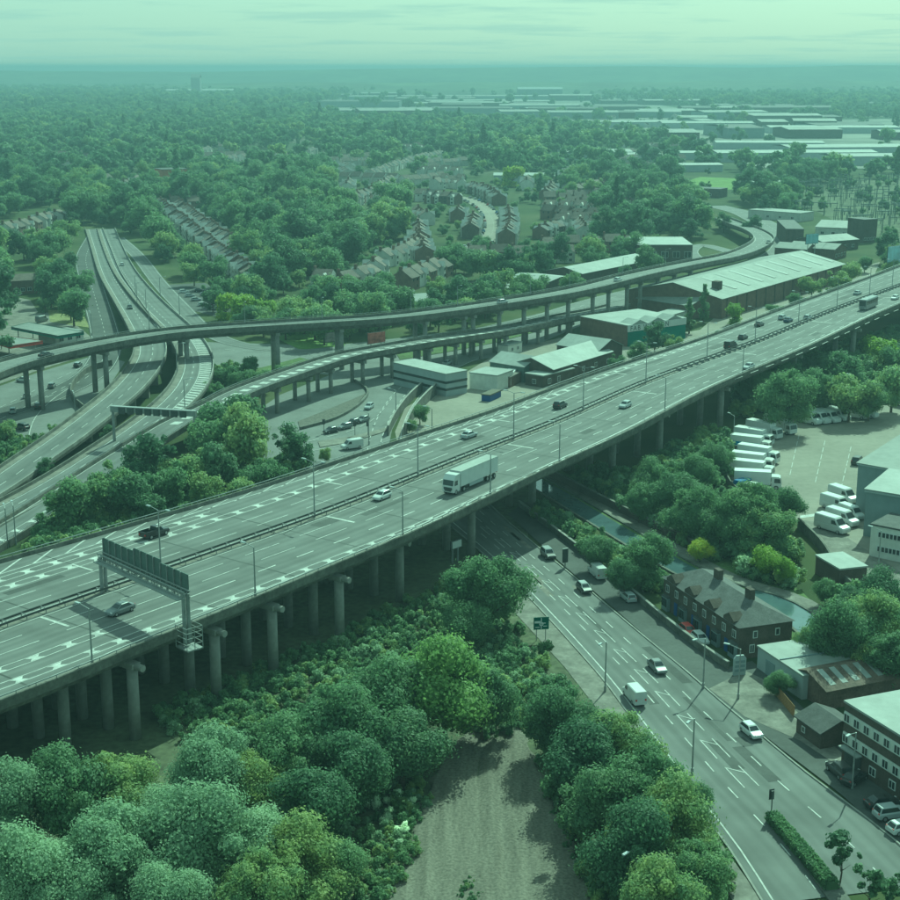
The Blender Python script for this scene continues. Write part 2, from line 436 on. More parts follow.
g.f = [(j * W_ + i, j * W_ + i + 1, (j + 1) * W_ + i + 1, (j + 1) * W_ + i) for j in range(len(ys) - 1) for i in range(W_ - 1)]
struct(g.build('ground', ground_mat()))

# low hills closing the horizon
def ridge(name, y0, lo, hi, amp, seed, depth):
    r = np.random.default_rng(seed); x = np.linspace(-7000, 7000, 281); t = np.clip((x + 1900) / 3800, 0, 1)
    h = lo + (hi - lo) * t ** 1.3 + sum(amp / (k + 1) * np.sin(x / 900 * (k + 1) * 1.3 + r.uniform(0, 6)) for k in range(5)) + r.normal(0, 0.5, x.size)
    mb = MB(); rows = [(-depth, 0.0), (-depth * 0.6, 0.5), (-depth * 0.25, 0.85), (0, 1.0), (depth * 0.6, 0.8), (depth * 1.3, 0.0)]
    for dy, k in rows:
        for xi, hi_ in zip(x, h): mb.v.append((xi, y0 + dy + 200 * math.sin(xi / 1300 + seed), max(0.0, min(hi_, 99.0) * k) - (1 if k == 0 else 0)))
    n = x.size
    mb.f = [(j * n + i, j * n + i + 1, (j + 1) * n + i + 1, (j + 1) * n + i) for j in range(len(rows) - 1) for i in range(n - 1)]
    return struct(mb.build(name, mat('hill_woodland', (0.06, 0.08, 0.04), 0.95, 0.55, 0.003, 'Object', var2=0.4, scale2=0.015), smooth=True))
ridge('hills', 7200, 74, 94, 5, 3, 900)
ridge('hills', 5600, 30, 42, 6, 11, 700)

def plot(name, px, m, z=0.02, zpx=0.0):
    mb = MB(); mb.sheet([S(a, b, zpx) for a, b in px], z); return struct(mb.build(name, m))

# ---- surfaces on the ground (each a thin sheet above the one below)
plot('woodland_floor', [(-60, 600), (420, 500), (540, 470), (530, 520), (520, 600), (610, 700), (760, 960), (-60, 960)], M_SCRUB, 0.03)
def rutted(name, lp, rp, m, nu=56, nv=90):
    A, B = SS(lp), SS(rp)
    def rs(p):
        L = np.concatenate([[0], np.cumsum(np.linalg.norm(np.diff(p, axis=0), axis=1))]); t = np.linspace(0, L[-1], nv); return np.stack([np.interp(t, L, p[:, k]) for k in range(3)], 1)
    A, B = rs(A), rs(B); r = np.random.default_rng(4); ph = r.uniform(0, 6.28, 8); mb = MB(); uv = []
    for j in range(nv):
        for i in range(nu):
            u = i / (nu - 1); p = A[j] * (1 - u) + B[j] * u; w = np.linalg.norm(B[j] - A[j]); c = (u - 0.5) * w; v = j / nv
            h = sum(0.10 / (1 + 0.4 * k) * math.sin(c * (0.9 + 0.75 * k) + ph[k] + 1.8 * math.sin(v * (2 + k) + ph[k])) for k in range(8))
            mb.v.append((p[0] + 0.5 * math.sin(j * 0.7 + i) * (i in (0, nu - 1)), p[1], 0.28 + h * min(1, 6 * u, 6 * (1 - u)) - (0.26 if i in (0, nu - 1) else 0))); uv.append((c, v * 60))
    mb.f = [(j * nu + i, j * nu + i + 1, (j + 1) * nu + i + 1, (j + 1) * nu + i) for j in range(nv - 1) for i in range(nu - 1)]; mb.uv = uv
    return struct(mb.build(name, m, smooth=True))
rutted('dirt_track', [(492, 712), (462, 738), (438, 768), (424, 800), (402, 860), (366, 940)], [(512, 712), (526, 740), (548, 790), (570, 840), (592, 885), (620, 940)], M_SOIL)
plot('verge', [(495, 700), (530, 660), (545, 672), (520, 740), (500, 745)], M_DRY, 0.065)
plot('depot_yard', [(728, 470), (735, 436), (760, 424), (800, 413), (850, 408), (960, 400), (980, 620), (930, 610), (880, 592), (845, 577), (822, 540), (800, 522), (770, 505), (738, 497)], M_YARD, 0.06)
plot('depot_lane', [(800, 520), (822, 538), (848, 578), (900, 606), (960, 640), (960, 600), (905, 575), (850, 540), (835, 525)], M_PAVE, 0.085)
plot('canal_bank', [(520, 478), (560, 470), (700, 545), (800, 590), (850, 640), (830, 660), (760, 640), (690, 570), (560, 500)], M_GRASS, 0.05)
plot('junction_road', [(200, 342), (330, 346), (470, 330), (640, 290), (690, 285), (640, 300), (520, 352), (470, 362), (430, 380), (405, 405), (392, 430), (388, 450), (330, 478), (270, 478), (240, 450), (215, 440), (280, 395), (330, 375), (215, 365)], M_TARMAC2, 0.05)
plot('left_junction_road', [(-60, 400), (0, 386), (40, 372), (100, 354), (125, 362), (112, 382), (88, 402), (72, 420), (32, 446), (-60, 470)], M_TARMAC2, 0.05)
plot('industrial_yard', [(395, 432), (405, 408), (440, 388), (500, 352), (560, 338), (640, 340), (700, 330), (735, 300), (880, 262), (870, 285), (640, 380), (480, 430), (400, 455)], M_YARD, 0.06)
plot('forecourt', [(-60, 380), (-60, 322), (5, 315), (60, 312), (92, 338), (98, 352), (40, 370), (0, 384)], M_PAVE, 0.075)
plot('lawn', [(48, 310), (82, 312), (90, 328), (50, 322)], M_DRY, 0.09)
plot('roadside_lawn', [(275, 338), (300, 329), (342, 336), (345, 346), (300, 350)], M_LAWN, 0.09)
plot('playing_field', [(672, 186), (700, 177), (770, 180), (776, 187), (690, 192)], M_LAWN, 0.10)
plot('cul_de_sac', [(-40, 302), (10, 296), (30, 300), (38, 312), (20, 325), (-10, 330), (12, 312), (-40, 312)], M_PAVE, 0.08)
plot('car_park', [(165, 285), (205, 283), (240, 305), (220, 318), (190, 310)], M_DARKTAR, 0.08)

# ================================================================== ROAD HELPERS
def dashes(path, mb, off, w, dash, gap, s0=0.0, s1=None, dz=0.02):
    s1 = path.len if s1 is None else s1; d = s0
    while d + dash < s1: path.strip(mb, off - w / 2, off + w / 2, d, d + dash, dz); d += dash + gap
def line(path, mb, off, w, s0=0.0, s1=None, dz=0.02):
    f = (lambda x: off(x)) if callable(off) else (lambda x: off)
    path.strip(mb, lambda x: f(x) - w / 2, lambda x: f(x) + w / 2, s0, path.len if s1 is None else s1, dz)
def chain(path, mb, o0, o1, s0, s1, pitch=5.4, dz=0.02):
    """two lines with arrow-like blocks between them (lane separation hatching)"""
    sg = 1 if o1 > o0 else -1
    line(path, mb, o0, 0.16, s0, s1, dz); line(path, mb, o1, 0.16, s0, s1, dz)
    d = s0; a, b = o0 + sg * 0.14, o1 - sg * 0.14; c = (a + b) / 2
    while d + 4 < s1:
        q = [path.at(d, a, dz), path.at(d + 0.55, c, dz), path.at(d, b, dz), path.at(d + 2.0, b, dz), path.at(d + 1.45, c, dz), path.at(d + 2.0, a, dz)]
        n = len(mb.v); mb.v.extend(map(tuple, q)); mb.f.extend([(n, n + 1, n + 4, n + 5), (n + 1, n + 2, n + 3, n + 4)]); d += pitch
def hatch(path, mb, o0, o1, s0, s1, pitch, w, skew, dz=0.02):
    d = s0; f = lambda o, x: o(x) if callable(o) else o
    while d < s1:
        a, b = f(o0, d), f(o1, d)
        n = len(mb.v); mb.v.extend(map(tuple, [path.at(d, a, dz), path.at(d + w, a, dz), path.at(d + w + skew, b, dz), path.at(d + skew, b, dz)])); mb.f.append((n, n + 1, n + 2, n + 3)); d += pitch
def pier(parent, x, y, z0, z1, r, n=14, m=None):
    mb = MB(); mb.tube((0, 0, 0), (0, 0, z1 - z0), r, r, n); o = mb.build('pier', m or M_CONC, parent, loc=(x, y, z0))
    o.data.polygons.foreach_set('use_smooth', [len(p.vertices) == 4 for p in o.data.polygons]); return o

# ================================================================== THE MOTORWAY VIADUCT
ZM = 13.5
m6 = Path(np.vstack([[-118.0, 132.0, ZM], SS([(-60, 648), (0, 627), (87, 597), (140, 579), (220, 551), (330, 512), (418, 477), (480, 452), (560, 421), (653, 380), (755, 343), (830, 312), (900, 286), (960, 264)], ZM)]))
near_pts = SS([(-40, 716), (0, 699), (99, 660), (140, 642), (220, 606), (330, 566), (388, 540), (430, 519), (480, 494), (560, 464), (667, 411), (756, 369), (817, 341), (855, 321), (900, 303)], ZM + 0.9)
far_pts = SS([(0, 559), (110, 526), (220, 494), (280, 478), (368, 449), (420, 430), (498, 404), (560, 383), (598, 372), (700, 337), (760, 314), (830, 290), (900, 264)], ZM + 0.9)
def edge_fn(path, pts):
    a = sorted((path.near(p), path.off(p)) for p in pts); xs_, ys_ = np.array([k[0] for k in a]), np.array([k[1] for k in a])
    co = np.polyfit(xs_, ys_, 2); lo, hi = xs_.min(), xs_.max()
    return lambda x: float(np.polyval(co, min(max(x, lo), hi)))
nE, fE = edge_fn(m6, near_pts), edge_fn(m6, far_pts)
VIA = thing('motorway_viaduct', 'wide motorway viaduct on round concrete piers crossing the whole picture', 'viaduct')
deck = MB(); L6 = m6.len
m6.sweep(deck, [(lambda x: fE(x), 0.0 - 0.02), (lambda x: nE(x), -0.02), (lambda x: nE(x), -0.75), (lambda x: nE(x) - 1.3, -0.8), (lambda x: nE(x) - 2.0, -2.25), (lambda x: fE(x) + 2.0, -2.25), (lambda x: fE(x) + 1.3, -0.8), (lambda x: fE(x), -0.75)], step=6)
fixn(deck.build('deck', M_CONCD, VIA))
m6.ribbon('carriageway', M_TARMAC, lambda x: fE(x) + 0.5, lambda x: nE(x) - 0.5, 0.004, VIA)
for nm, e, sg in (('parapet', nE, -1), ('parapet', fE, 1)):
    p = MB(); m6.sweep(p, [(lambda x: e(x), -0.7), (lambda x: e(x) + sg * -0.12, 0.62), (lambda x: e(x) + sg * 0.30, 0.62), (lambda x: e(x) + sg * 0.42, 0.03)], step=6)
    fixn(p.build('parapet', M_CONCD, VIA))
    r = MB(); m6.sweep(r, [(lambda x: e(x) + sg * 0.02, 1.0), (lambda x: e(x) + sg * 0.02, 1.12), (lambda x: e(x) + sg * 0.14, 1.12), (lambda x: e(x) + sg * 0.14, 1.0)], step=6)
    for d in np.arange(1, L6, 3.0):
        q = m6.at(d, e(d) + sg * 0.08); r.box(q[0], q[1], ZM + 0.6, 0.08, 0.08, 0.45)
    fixn(r.build('guard_rail', M_STEEL, VIA))
# median barrier: two rails on posts with cross ties
mbr = MB()
for o in (-0.75, 0.75):
    m6.sweep(mbr, [(o - 0.06, 0.52), (o + 0.06, 0.52), (o + 0.06, 0.84), (o - 0.06, 0.84)], step=6)
fixn(mbr.build('median_rail', M_BLACKM, VIA))
post = MB(); post.box(0, 0, 0.66, 0.09, 1.40, 0.09); post.box(0, -0.62, 0, 0.10, 0.10, 0.665); post.box(0, 0.62, 0, 0.10, 0.10, 0.665); pm = post.mesh('median_post', M_STEEL)
ids = np.arange(2, L6, 3.4)
rest = MB()
for k, d in enumerate(ids):
    q = m6.at(d, 0, 0.02); a = m6.ang(d)
    if k < 90:
        o = bpy.data.objects.new('median_post', pm); COL.objects.link(o); o.parent = VIA; o.location = q; o.rotation_euler = (0, 0, a)
    else: rest.box(q[0], q[1], q[2], 0.10, 1.56, 0.62, a)
stuff(rest.build('median_posts', M_STEEL, VIA))
mst = MB(); m6.strip(mst, -0.62, 0.62, 0, L6, 0.03); mst.build('median_strip', M_PAVE, VIA)
# painted lines
mk = MB()
def sk(px, z=ZM): return m6.near(S(px[0], px[1], z))
for o in (1.3, -1.3): line(m6, mk, o, 0.16)
for o in (4.9, 8.5): dashes(m6, mk, o, 0.16, 8.0, 5.0)
for o in (-4.9, -8.5): dashes(m6, mk, o, 0.16, 8.0, 5.0)
sA, sB = sk((190, 580)), sk((520, 470))
line(m6, mk, 12.2, 0.25, sk((120, 620)), sA)
dashes(m6, mk, 12.2, 0.25, 4.0, 5.0, sA, L6)
chain(m6, mk, 12.2, 13.8, 0, sk((120, 620)))
chain(m6, mk, 16.8, 18.4, 0, sB + 25); dashes(m6, mk, 16.8, 0.22, 5.0, 5.0, sB + 25, L6)
chain(m6, mk, -12.2, -14.0, 0, L6 * 0.62); dashes(m6, mk, -12.2, 0.22, 6.0, 5.0, L6 * 0.62, L6)
chain(m6, mk, -15.8, -17.6, 0, sk((230, 520)))
line(m6, mk, lambda x: nE(x) - 2.2, 0.25)
line(m6, mk, lambda x: max(-19.0, fE(x) + 2.2), 0.22)
hatch(m6, mk, lambda x: max(-19.0, fE(x) + 2.6), lambda x: fE(x) + 0.9, 2, sk((560, 395)), 6.5, 0.7, 7.0)
for s_ in np.arange(30, L6, 62):
    m6.strip(mk, 1.4, 7.5, s_, s_ + 0.5, 0.016)
    m6.strip(mk, -14, -9, s_ + 18, s_ + 18.4, 0.016)
stuff(mk.build('lane_marking', M_PAINT, VIA))
jt = MB()
for s_ in np.arange(8, L6, 17.0): m6.strip(jt, lambda x: fE(x) + 0.6, lambda x: nE(x) - 0.6, s_, s_ + 0.35, 0.010, 0.35)
stuff(jt.build('expansion_joint', M_DARKTAR, VIA))
for i in range(26):
    r9 = np.random.default_rng(i); d = r9.uniform(10, L6 - 30); o9 = r9.choice((2.2, 5.4, 9.0, -4.0, -7.8, -11.5, 14.4)); pt = MB(); m6.strip(pt, o9, o9 + r9.uniform(1.2, 2.9), d, d + r9.uniform(4, 22), 0.008)
    pt.build('tarmac_patch', M_DARKTAR if i % 3 else M_TARMAC2, VIA)
# weathered strip with patches by the near parapet
vg = MB(); m6.strip(vg, lambda x: nE(x) - 1.7, lambda x: nE(x) - 0.45, 0, L6, 0.014); vg.build('edge_strip', M_PAVE, VIA)
# piers in rows under the deck, each row on a crossbeam tucked up under the slab
drum = MB(); drum.tube((0, -0.8, 0), (0, 0.8, 0), 0.5, 0.5, 12); dm = drum.mesh('beam_end', M_CONC)
for x, y in ((-95, 812), (-12, 775), (65, 748), (148, 735), (218, 700), (283, 670), (342, 645), (402, 600), (468, 556), (528, 512), (610, 478), (661, 458), (720, 430), (790, 395), (850, 365)):
    g_ = S(x, y); d = m6.near(g_); a = m6.ang(d); e1, e0 = min(m6.off(g_), nE(d) - 1.3), fE(d) + 2.0
    q = m6.at(d, (e0 + e1) / 2); b = MB(); b.box(0, 0, 0, 1.5, e1 - e0 + 1.9, 0.8); b.build('crossbeam', M_CONC, VIA, loc=(q[0], q[1], ZM - 3.0)).rotation_euler = (0, 0, a)
    q = m6.at(d, e1 + 1.5); o = bpy.data.objects.new('beam_end', dm); COL.objects.link(o); o.parent = VIA; o.location = (q[0], q[1], ZM - 2.6); o.rotation_euler = (0, 0, a)
    for o_ in np.arange(e1, e0, -5.6):
        q = m6.at(d, o_); pier(VIA, q[0], q[1], 0, ZM - 2.98, 0.8)

# ================================================================== FLYOVERS
def flyover(name, label, path, w, depth, para, piers, road=M_TARMAC, hatch_fn=None, rows=(0.0,), pr=0.9, z0=0.0, rail=True, single=None):
    T = thing(name, label, 'flyover'); h = w / 2; mb = MB()
    path.sweep(mb, [(-h, -0.02), (h, -0.02), (h, -0.7), (h - 1.0, -0.75), (h - 1.6, -depth), (-h + 1.6, -depth), (-h + 1.0, -0.75), (-h, -0.7)], step=5)
    fixn(mb.build('deck', M_CONCD, T))
    path.ribbon('carriageway', road, -h + 0.4, h - 0.4, 0.004, T)
    for sg in (-1, 1):
        p = MB(); path.sweep(p, [(sg * h, -0.65), (sg * (h + 0.1), para), (sg * (h - 0.3), para), (sg * (h - 0.38), 0.03)], step=5); fixn(p.build('parapet', M_CONCD, T))
        if rail:
            r = MB(); path.sweep(r, [(sg * (h - 0.06), para + 0.35), (sg * (h - 0.06), para + 0.45), (sg * (h - 0.16), para + 0.45), (sg * (h - 0.16), para + 0.35)], step=5)
            for d in np.arange(1, path.len, 3.5):
                q = path.at(d, sg * (h - 0.1), para); r.box(q[0], q[1], q[2] - 0.02, 0.08, 0.08, 0.4)
            fixn(r.build('guard_rail', M_STEEL, T))
    if hatch_fn:
        mk = MB(); hatch_fn(mk); stuff(mk.build('lane_marking', M_PAINT, T))
    for d in piers:
        p = path.at(d); a = path.ang(d)
        if len(rows) > 1 or True:
            b = MB(); b.box(0, 0, 0, 1.3, max(2.0, (max(rows) - min(rows)) + 2.2), 0.9); b.build('crossbeam', M_CONC, T, loc=(p[0], p[1], p[2] - depth - 0.88)).rotation_euler = (0, 0, a)
        for o in (rows if single is None or p[0] < single else rows[-1:]):
            q = path.at(d, o)
            if q[2] - depth - 0.9 > 1.0: pier(T, q[0], q[1], z0, q[2] - depth - 0.87, pr)
    return T
LA = Path(SS([(-60, 395, 13), (0, 368, 13.5), (70, 350, 14), (140, 337, 14.3), (200, 330, 14.5), (311, 323, 14.5), (400, 317, 14.5), (504, 303, 14.3), (580, 290, 14), (640, 275, 13.5), (697, 263, 12), (729, 257, 11), (750, 250, 10), (763, 242, 9), (762, 236, 8), (752, 230, 7), (738, 225, 6), (722, 219, 5)]))
def la_marks(mb):
    line(LA, mb, -4.0, 0.2); line(LA, mb, 4.0, 0.2); dashes(LA, mb, 0, 0.16, 4, 5, LA.near(S(640, 275, 13.5)))
FA = flyover('curved_flyover', 'tall curved single carriageway flyover on slim columns behind the motorway', LA, 10.0, 1.9, 0.85,
             [LA.near(S(x, y)) for x, y in ((58, 410), (112, 395), (172, 372), (272, 372), (328, 356), (375, 350), (430, 347))] + [LA.near(S(x, 348 - (x - 450) * 0.22)) for x in range(445, 700, 22)],
             road=M_TARMAC2, hatch_fn=la_marks, rows=(-2.6, 2.6), pr=0.75, single=S(445, 340)[0])
LB = Path(SS([(620, 306, 3), (600, 311, 4), (567, 317, 5.5), (511, 329, 7), (452, 338, 8), (420, 343, 8.4), (380, 350, 8.6), (340, 358, 8.6), (280, 378, 8.5), (238, 394, 8), (220, 404, 7.5), (200, 413, 7.0), (176, 424, 6.2), (150, 440, 5), (115, 462, 3.5), (80, 485, 2.4), (40, 512, 1.3), (0, 536, 0.8), (-60, 572, 0.6)]))
sb0, sb1 = LB.near(S(567, 317, 5.5)), LB.near(S(190, 418, 7))
def lb_marks(mb):
    line(LB, mb, -3.6, 0.2); line(LB, mb, 3.6, 0.2)
    d = 4
    while d < sb1 + 4:
        n = len(mb.v); mb.v.extend(map(tuple, [LB.at(d, -0.7, 0.02), LB.at(d + 2.3, -0.7, 0.02), LB.at(d + 2.9, 1.5, 0.02), LB.at(d + 0.6, 1.5, 0.02)])); mb.f.append((n, n + 1, n + 2, n + 3)); d += 4.6
    chain(LB, mb, -0.6, -2.8, LB.near(S(60, 498, 2)), LB.len, 6.0)
FB = flyover('hatched_flyover', 'low curved slip road flyover with white block hatching along its middle', LB, 8.4, 1.6, 0.8,
             [LB.near(S(x, y, 8)) for x, y in ((590, 312), (545, 321), (511, 329), (480, 334), (452, 338), (420, 343), (385, 349), (350, 356), (318, 364), (290, 373), (262, 384), (238, 394), (215, 406))],
             hatch_fn=lb_marks, rows=(-2.2, 2.2), pr=0.6)
LR = Path(SS([(106, 229, 0.25), (113, 248, 0.3), (124, 271, 0.9), (140, 292, 2.6), (158, 311, 4.3), (177, 329, 6), (190, 345, 6.6), (196, 363, 6.8), (190, 384, 6.6), (172, 405, 6), (145, 426, 5), (110, 450, 3.5), (70, 476, 2), (30, 499, 1.0), (-10, 520, 0.6), (-60, 548, 0.6)]))
r0, r1 = LR.near(S(175, 327, 6)), LR.near(S(120, 443, 4))
def lr_marks(mb):
    line(LR, mb, 3.0, 0.2); dashes(LR, mb, 0.6, 0.18, 3, 5, 0, LR.len); line(LR, mb, -1.3, 0.18, r0, r1)
    hatch(LR, mb, -1.5, -4.6, r0, r1 + 6, 2.6, 1.1, 1.2)
def slab_road(name, label, path, w0, w1, marks, lift=True, kerb=M_PAVE):
    T = thing(name, label, 'road'); mb = MB()
    path.sweep(mb, [(w0, -0.02), (w1, -0.02), (w1, -0.7), (w1 - 1.2, -1.5), (w0 + 1.2, -1.5), (w0, -0.7)], step=5); fixn(mb.build('deck', M_CONCD, T))
    path.ribbon('carriageway', M_TARMAC, w0 + 0.3, w1 - 0.3, 0.004, T)
    for e, sg in ((w0, 1), (w1, -1)):
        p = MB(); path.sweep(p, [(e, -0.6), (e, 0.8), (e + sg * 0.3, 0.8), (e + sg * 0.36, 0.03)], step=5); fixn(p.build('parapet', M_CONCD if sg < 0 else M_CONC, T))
    k = MB(); path.strip(k, w1 - 1.9, w1 - 0.36, 0, path.len, 0.05); k.build('edge_strip', kerb, T)
    mk = MB(); marks(mk); stuff(mk.build('lane_marking', M_PAINT, T))
    if lift:
        for d in np.arange(r0, r1, 17.0):
            q = path.at(d, (w0 + w1) / 2)
            if q[2] > 3:
                b = MB(); b.box(0, 0, 0, 1.2, 6.4, q[2] - 1.45); b.build('pier', M_CONC, T, loc=(q[0], q[1], 0)).rotation_euler = (0, 0, path.ang(d))
    return T
slab_road('raised_road', 'right hand raised road with dense white diagonal hatching, curving beneath the flyover', LR, -5.2, 5.2, lr_marks)
LL = Path(SS([(94, 229, 0.25), (101, 249, 0.3), (110, 274, 1.0), (125, 299, 2.8), (140, 323, 4.9), (150, 345, 6.4), (146, 364, 6.4), (127, 388, 5.6), (100, 411, 4.4), (62, 440, 3), (30, 462, 1.8), (0, 483, 1.0), (-60, 520, 0.6)]))
def ll_marks(mb):
    line(LL, mb, 2.9, 0.2); line(LL, mb, -4.4, 0.2); dashes(LL, mb, -0.8, 0.18, 4, 5)
slab_road('raised_road', 'left hand raised road with a pale kerb strip, curving down towards the left edge', LL, -5.0, 5.0, ll_marks)

# ---- plain roads at ground level
GROADS = []
def ground_road(name, pts, w, m=M_TARMAC, dz=0.12, dash=True, edge=True):
    p = Path(SS(pts)); o = struct(p.ribbon(name, m, -w / 2, w / 2, dz))
    GROADS.append((p, w / 2 + 1.0))
    mk = MB()
    if dash: dashes(p, mk, 0, 0.16, 4, 5, dz=dz + 0.02)
    if edge: line(p, mk, w / 2 - 0.5, 0.14, dz=dz + 0.02); line(p, mk, -w / 2 + 0.5, 0.14, dz=dz + 0.02)
    if mk.v: stuff(mk.build('lane_marking', M_PAINT, o))
    return p
ground_road('slip_road', [(96, 236), (86, 256), (89, 275), (95, 298), (104, 330), (106, 352), (92, 374), (60, 392), (20, 408), (-40, 425)], 10, M_DARKTAR, 0.14)
ground_road('frontage_road', [(118, 238), (138, 256), (158, 282), (182, 308), (205, 330), (240, 345), (310, 352), (372, 347)], 7, dash=False)
ST = ground_road('curved_street', [(455, 256), (470, 250), (486, 241), (493, 231), (493, 221), (487, 211), (478, 204), (466, 199), (450, 196)], 11, M_YARD, dash=True)
ground_road('far_road', [(744, 268), (770, 259), (784, 250), (786, 242), (780, 234), (768, 226), (755, 219), (740, 212), (715, 206)], 15, M_TARMAC2, 0.16)
ground_road('behind_flyover_road', [(540, 320), (592, 303), (640, 291), (690, 280), (720, 272)], 12, M_TARMAC2, 0.13)
ground_road('far_terrace_road', [(700, 262), (690, 252), (700, 245), (716, 248), (730, 252)], 8, M_TARMAC2, 0.13, dash=False)
ground_road('distant_motorway', [(690, 106), (715, 110), (745, 114), (790, 119), (850, 121), (930, 124)], 26, M_PAVE, 0.3, False, False)

# ---- the dual carriageway at lower right
Ledge = SS([(395, 478), (440, 512), (480, 548), (528, 594), (575, 645), (622, 695), (663, 752), (703, 813), (770, 900), (800, 945)])
Redge = SS([(455, 470), (478, 496), (502, 519), (561, 566), (617, 614), (700, 687), (738, 718), (781, 752), (839, 796), (900, 850)])
def resamp(p, n):
    L = np.concatenate([[0], np.cumsum(np.linalg.norm(np.diff(p, axis=0), axis=1))]); t = np.linspace(0, L[-1], n)
    return np.stack([np.interp(t, L, p[:, k]) for k in range(3)], 1)
AV = Path((resamp(Ledge, 40) * 0.5 + resamp(Redge, 40) * 0.5))
avL, avR = edge_fn(AV, Ledge), edge_fn(AV, Redge)
sgL = 1.0 if avL(AV.len / 2) > 0 else -1.0
av = struct(AV.ribbon('dual_carriageway', M_TARMAC, lambda x: avL(x) + 0.6 * sgL, avR, 0.12))
mk = MB()
line(AV, mk, lambda x: avL(x) - 0.5 * sgL, 0.22, dz=0.15)
wA = lambda x, k: avL(x) + (avR(x) - avL(x)) * k
for k in (0.30, 0.72):
    d = 2
    while d < AV.len - 4: AV.strip(mk, lambda x: wA(x, k) - 0.09, lambda x: wA(x, k) + 0.09, d, d + 3.0, 0.15); d += 7.5
d = 8; dl = 0.42; dh = 0.54
while d < AV.len - 30:
    for k in (dl, dh): AV.strip(mk, lambda x: wA(x, k) - 0.08, lambda x: wA(x, k) + 0.08, d, d + 6.0, 0.15)
    n = len(mk.v); mk.v.extend(map(tuple, [AV.at(d, wA(d, dl), 0.15), AV.at(d + 0.25, wA(d, dl), 0.15), AV.at(d + 2.2, wA(d, dh), 0.15), AV.at(d + 1.95, wA(d, dh), 0.15)])); mk.f.append((n, n + 1, n + 2, n + 3)); d += 8.6
stuff(mk.build('lane_marking', M_PAINT, av))
rp_ = np.random.default_rng(12)
for i in range(16):
    d = rp_.uniform(10, AV.len - 25); k = rp_.uniform(0.08, 0.85); L_ = rp_.uniform(3, 16); w = rp_.uniform(0.04, 0.14); pt = MB()
    AV.strip(pt, lambda x: wA(x, k), lambda x: wA(x, k + w), d, d + L_, 0.13); pt.build('tarmac_patch', (M_DARKTAR, M_PAVE, M_DARKTAR)[i % 3], av)
kb = MB(); AV.sweep(kb, [(avR, 0.0), (avR, 0.26), (lambda x: avR(x) - 0.25 * sgL, 0.26), (lambda x: avR(x) - 0.25 * sgL, 0.0)], step=4); fixn(struct(kb.build('kerb', M_CONC)))
kb = MB(); AV.sweep(kb, [(lambda x: avL(x) + 0.85 * sgL, 0.0), (lambda x: avL(x) + 0.85 * sgL, 0.22), (lambda x: avL(x) + 0.6 * sgL, 0.22), (lambda x: avL(x) + 0.6 * sgL, 0.0)], step=4); fixn(struct(kb.build('kerb', M_CONC)))
pv = MB(); pv.sheet([S(*q) for q in ((508, 515), (519, 507), (585, 557), (640, 603), (700, 651), (730, 668), (752, 662), (800, 706), (845, 752), (900, 800), (960, 850), (960, 905), (900, 848), (839, 794), (781, 750), (738, 716), (700, 685), (617, 612), (561, 564))], 0.2)
struct(pv.build('service_road', M_DARKTAR))
pv = MB(); pv.sheet([S(*q) for q in ((709, 690), (745, 672), (762, 680), (800, 716), (850, 762), (842, 770), (800, 742), (745, 718))], 0.225); struct(pv.build('pavement', M_PAVE))
pv = MB(); pv.sheet([S(*q) for q in ((503, 600), (527, 597), (575, 648), (618, 695), (655, 748), (700, 815), (765, 905), (735, 905), (690, 835), (640, 765), (565, 668))], 0.1); struct(pv.build('footway', M_PAVE))
# central island with a hedge
il = MB(); il.prism([S(*q) for q in ((764, 818), (772, 812), (800, 838), (835, 880), (860, 915), (838, 915), (800, 862))], 0.0, 0.28); struct(il.build('traffic_island', M_CONCD))

# ---- the ground level junction behind the motorway: paved island, verges and lane lines
def island(name, px, m, h=0.24):
    mb = MB(); mb.prism([S(*q) for q in px], 0.0, h); return struct(mb.build(name, m))
M_SETTS = mat('paving_setts', (0.105, 0.10, 0.085), 0.9, 0.35, 1.6, 'Object', var2=0.3, scale2=5)
island('paved_island', [(300, 430), (335, 419), (356, 406), (366, 394), (352, 400), (326, 411), (298, 422)], M_SETTS)
island('verge_island', [(222, 372), (262, 368), (300, 358), (318, 362), (290, 376), (255, 392), (230, 398)], M_GRASS, 0.2)
island('verge_island', [(395, 352), (445, 343), (500, 333), (560, 320), (566, 324), (500, 342), (450, 352), (400, 360)], M_GRASS, 0.2)
island('traffic_splitter', [(318, 442), (352, 437), (388, 428), (386, 432), (350, 443), (320, 448)], M_PAVE)
for px, ds in (([(400, 452), (402, 430), (410, 410), (424, 392), (446, 374), (480, 358)], False), ([(378, 456), (384, 432), (396, 408), (414, 386), (440, 368)], True), ([(366, 458), (372, 432), (382, 410), (398, 390), (424, 372)], True),
               ([(290, 447), (320, 439), (352, 431), (376, 418), (392, 398)], True), ([(290, 455), (330, 448), (366, 438)], False), ([(225, 350), (280, 353), (330, 354)], True), ([(0, 420), (30, 405), (60, 390), (95, 370)], True), ([(0, 408), (25, 396), (50, 383), (90, 364)], True), ([(28, 440), (34, 420), (50, 402), (70, 388)], False)):
    lp = Path(SS(px)); lm = MB()
    if ds: dashes(lp, lm, 0, 0.2, 3.5, 3.0, dz=0.19)
    else: line(lp, lm, 0, 0.2, dz=0.19)
    stuff(struct(lm.build('lane_marking', M_PAINT)))
bm_ = MB()
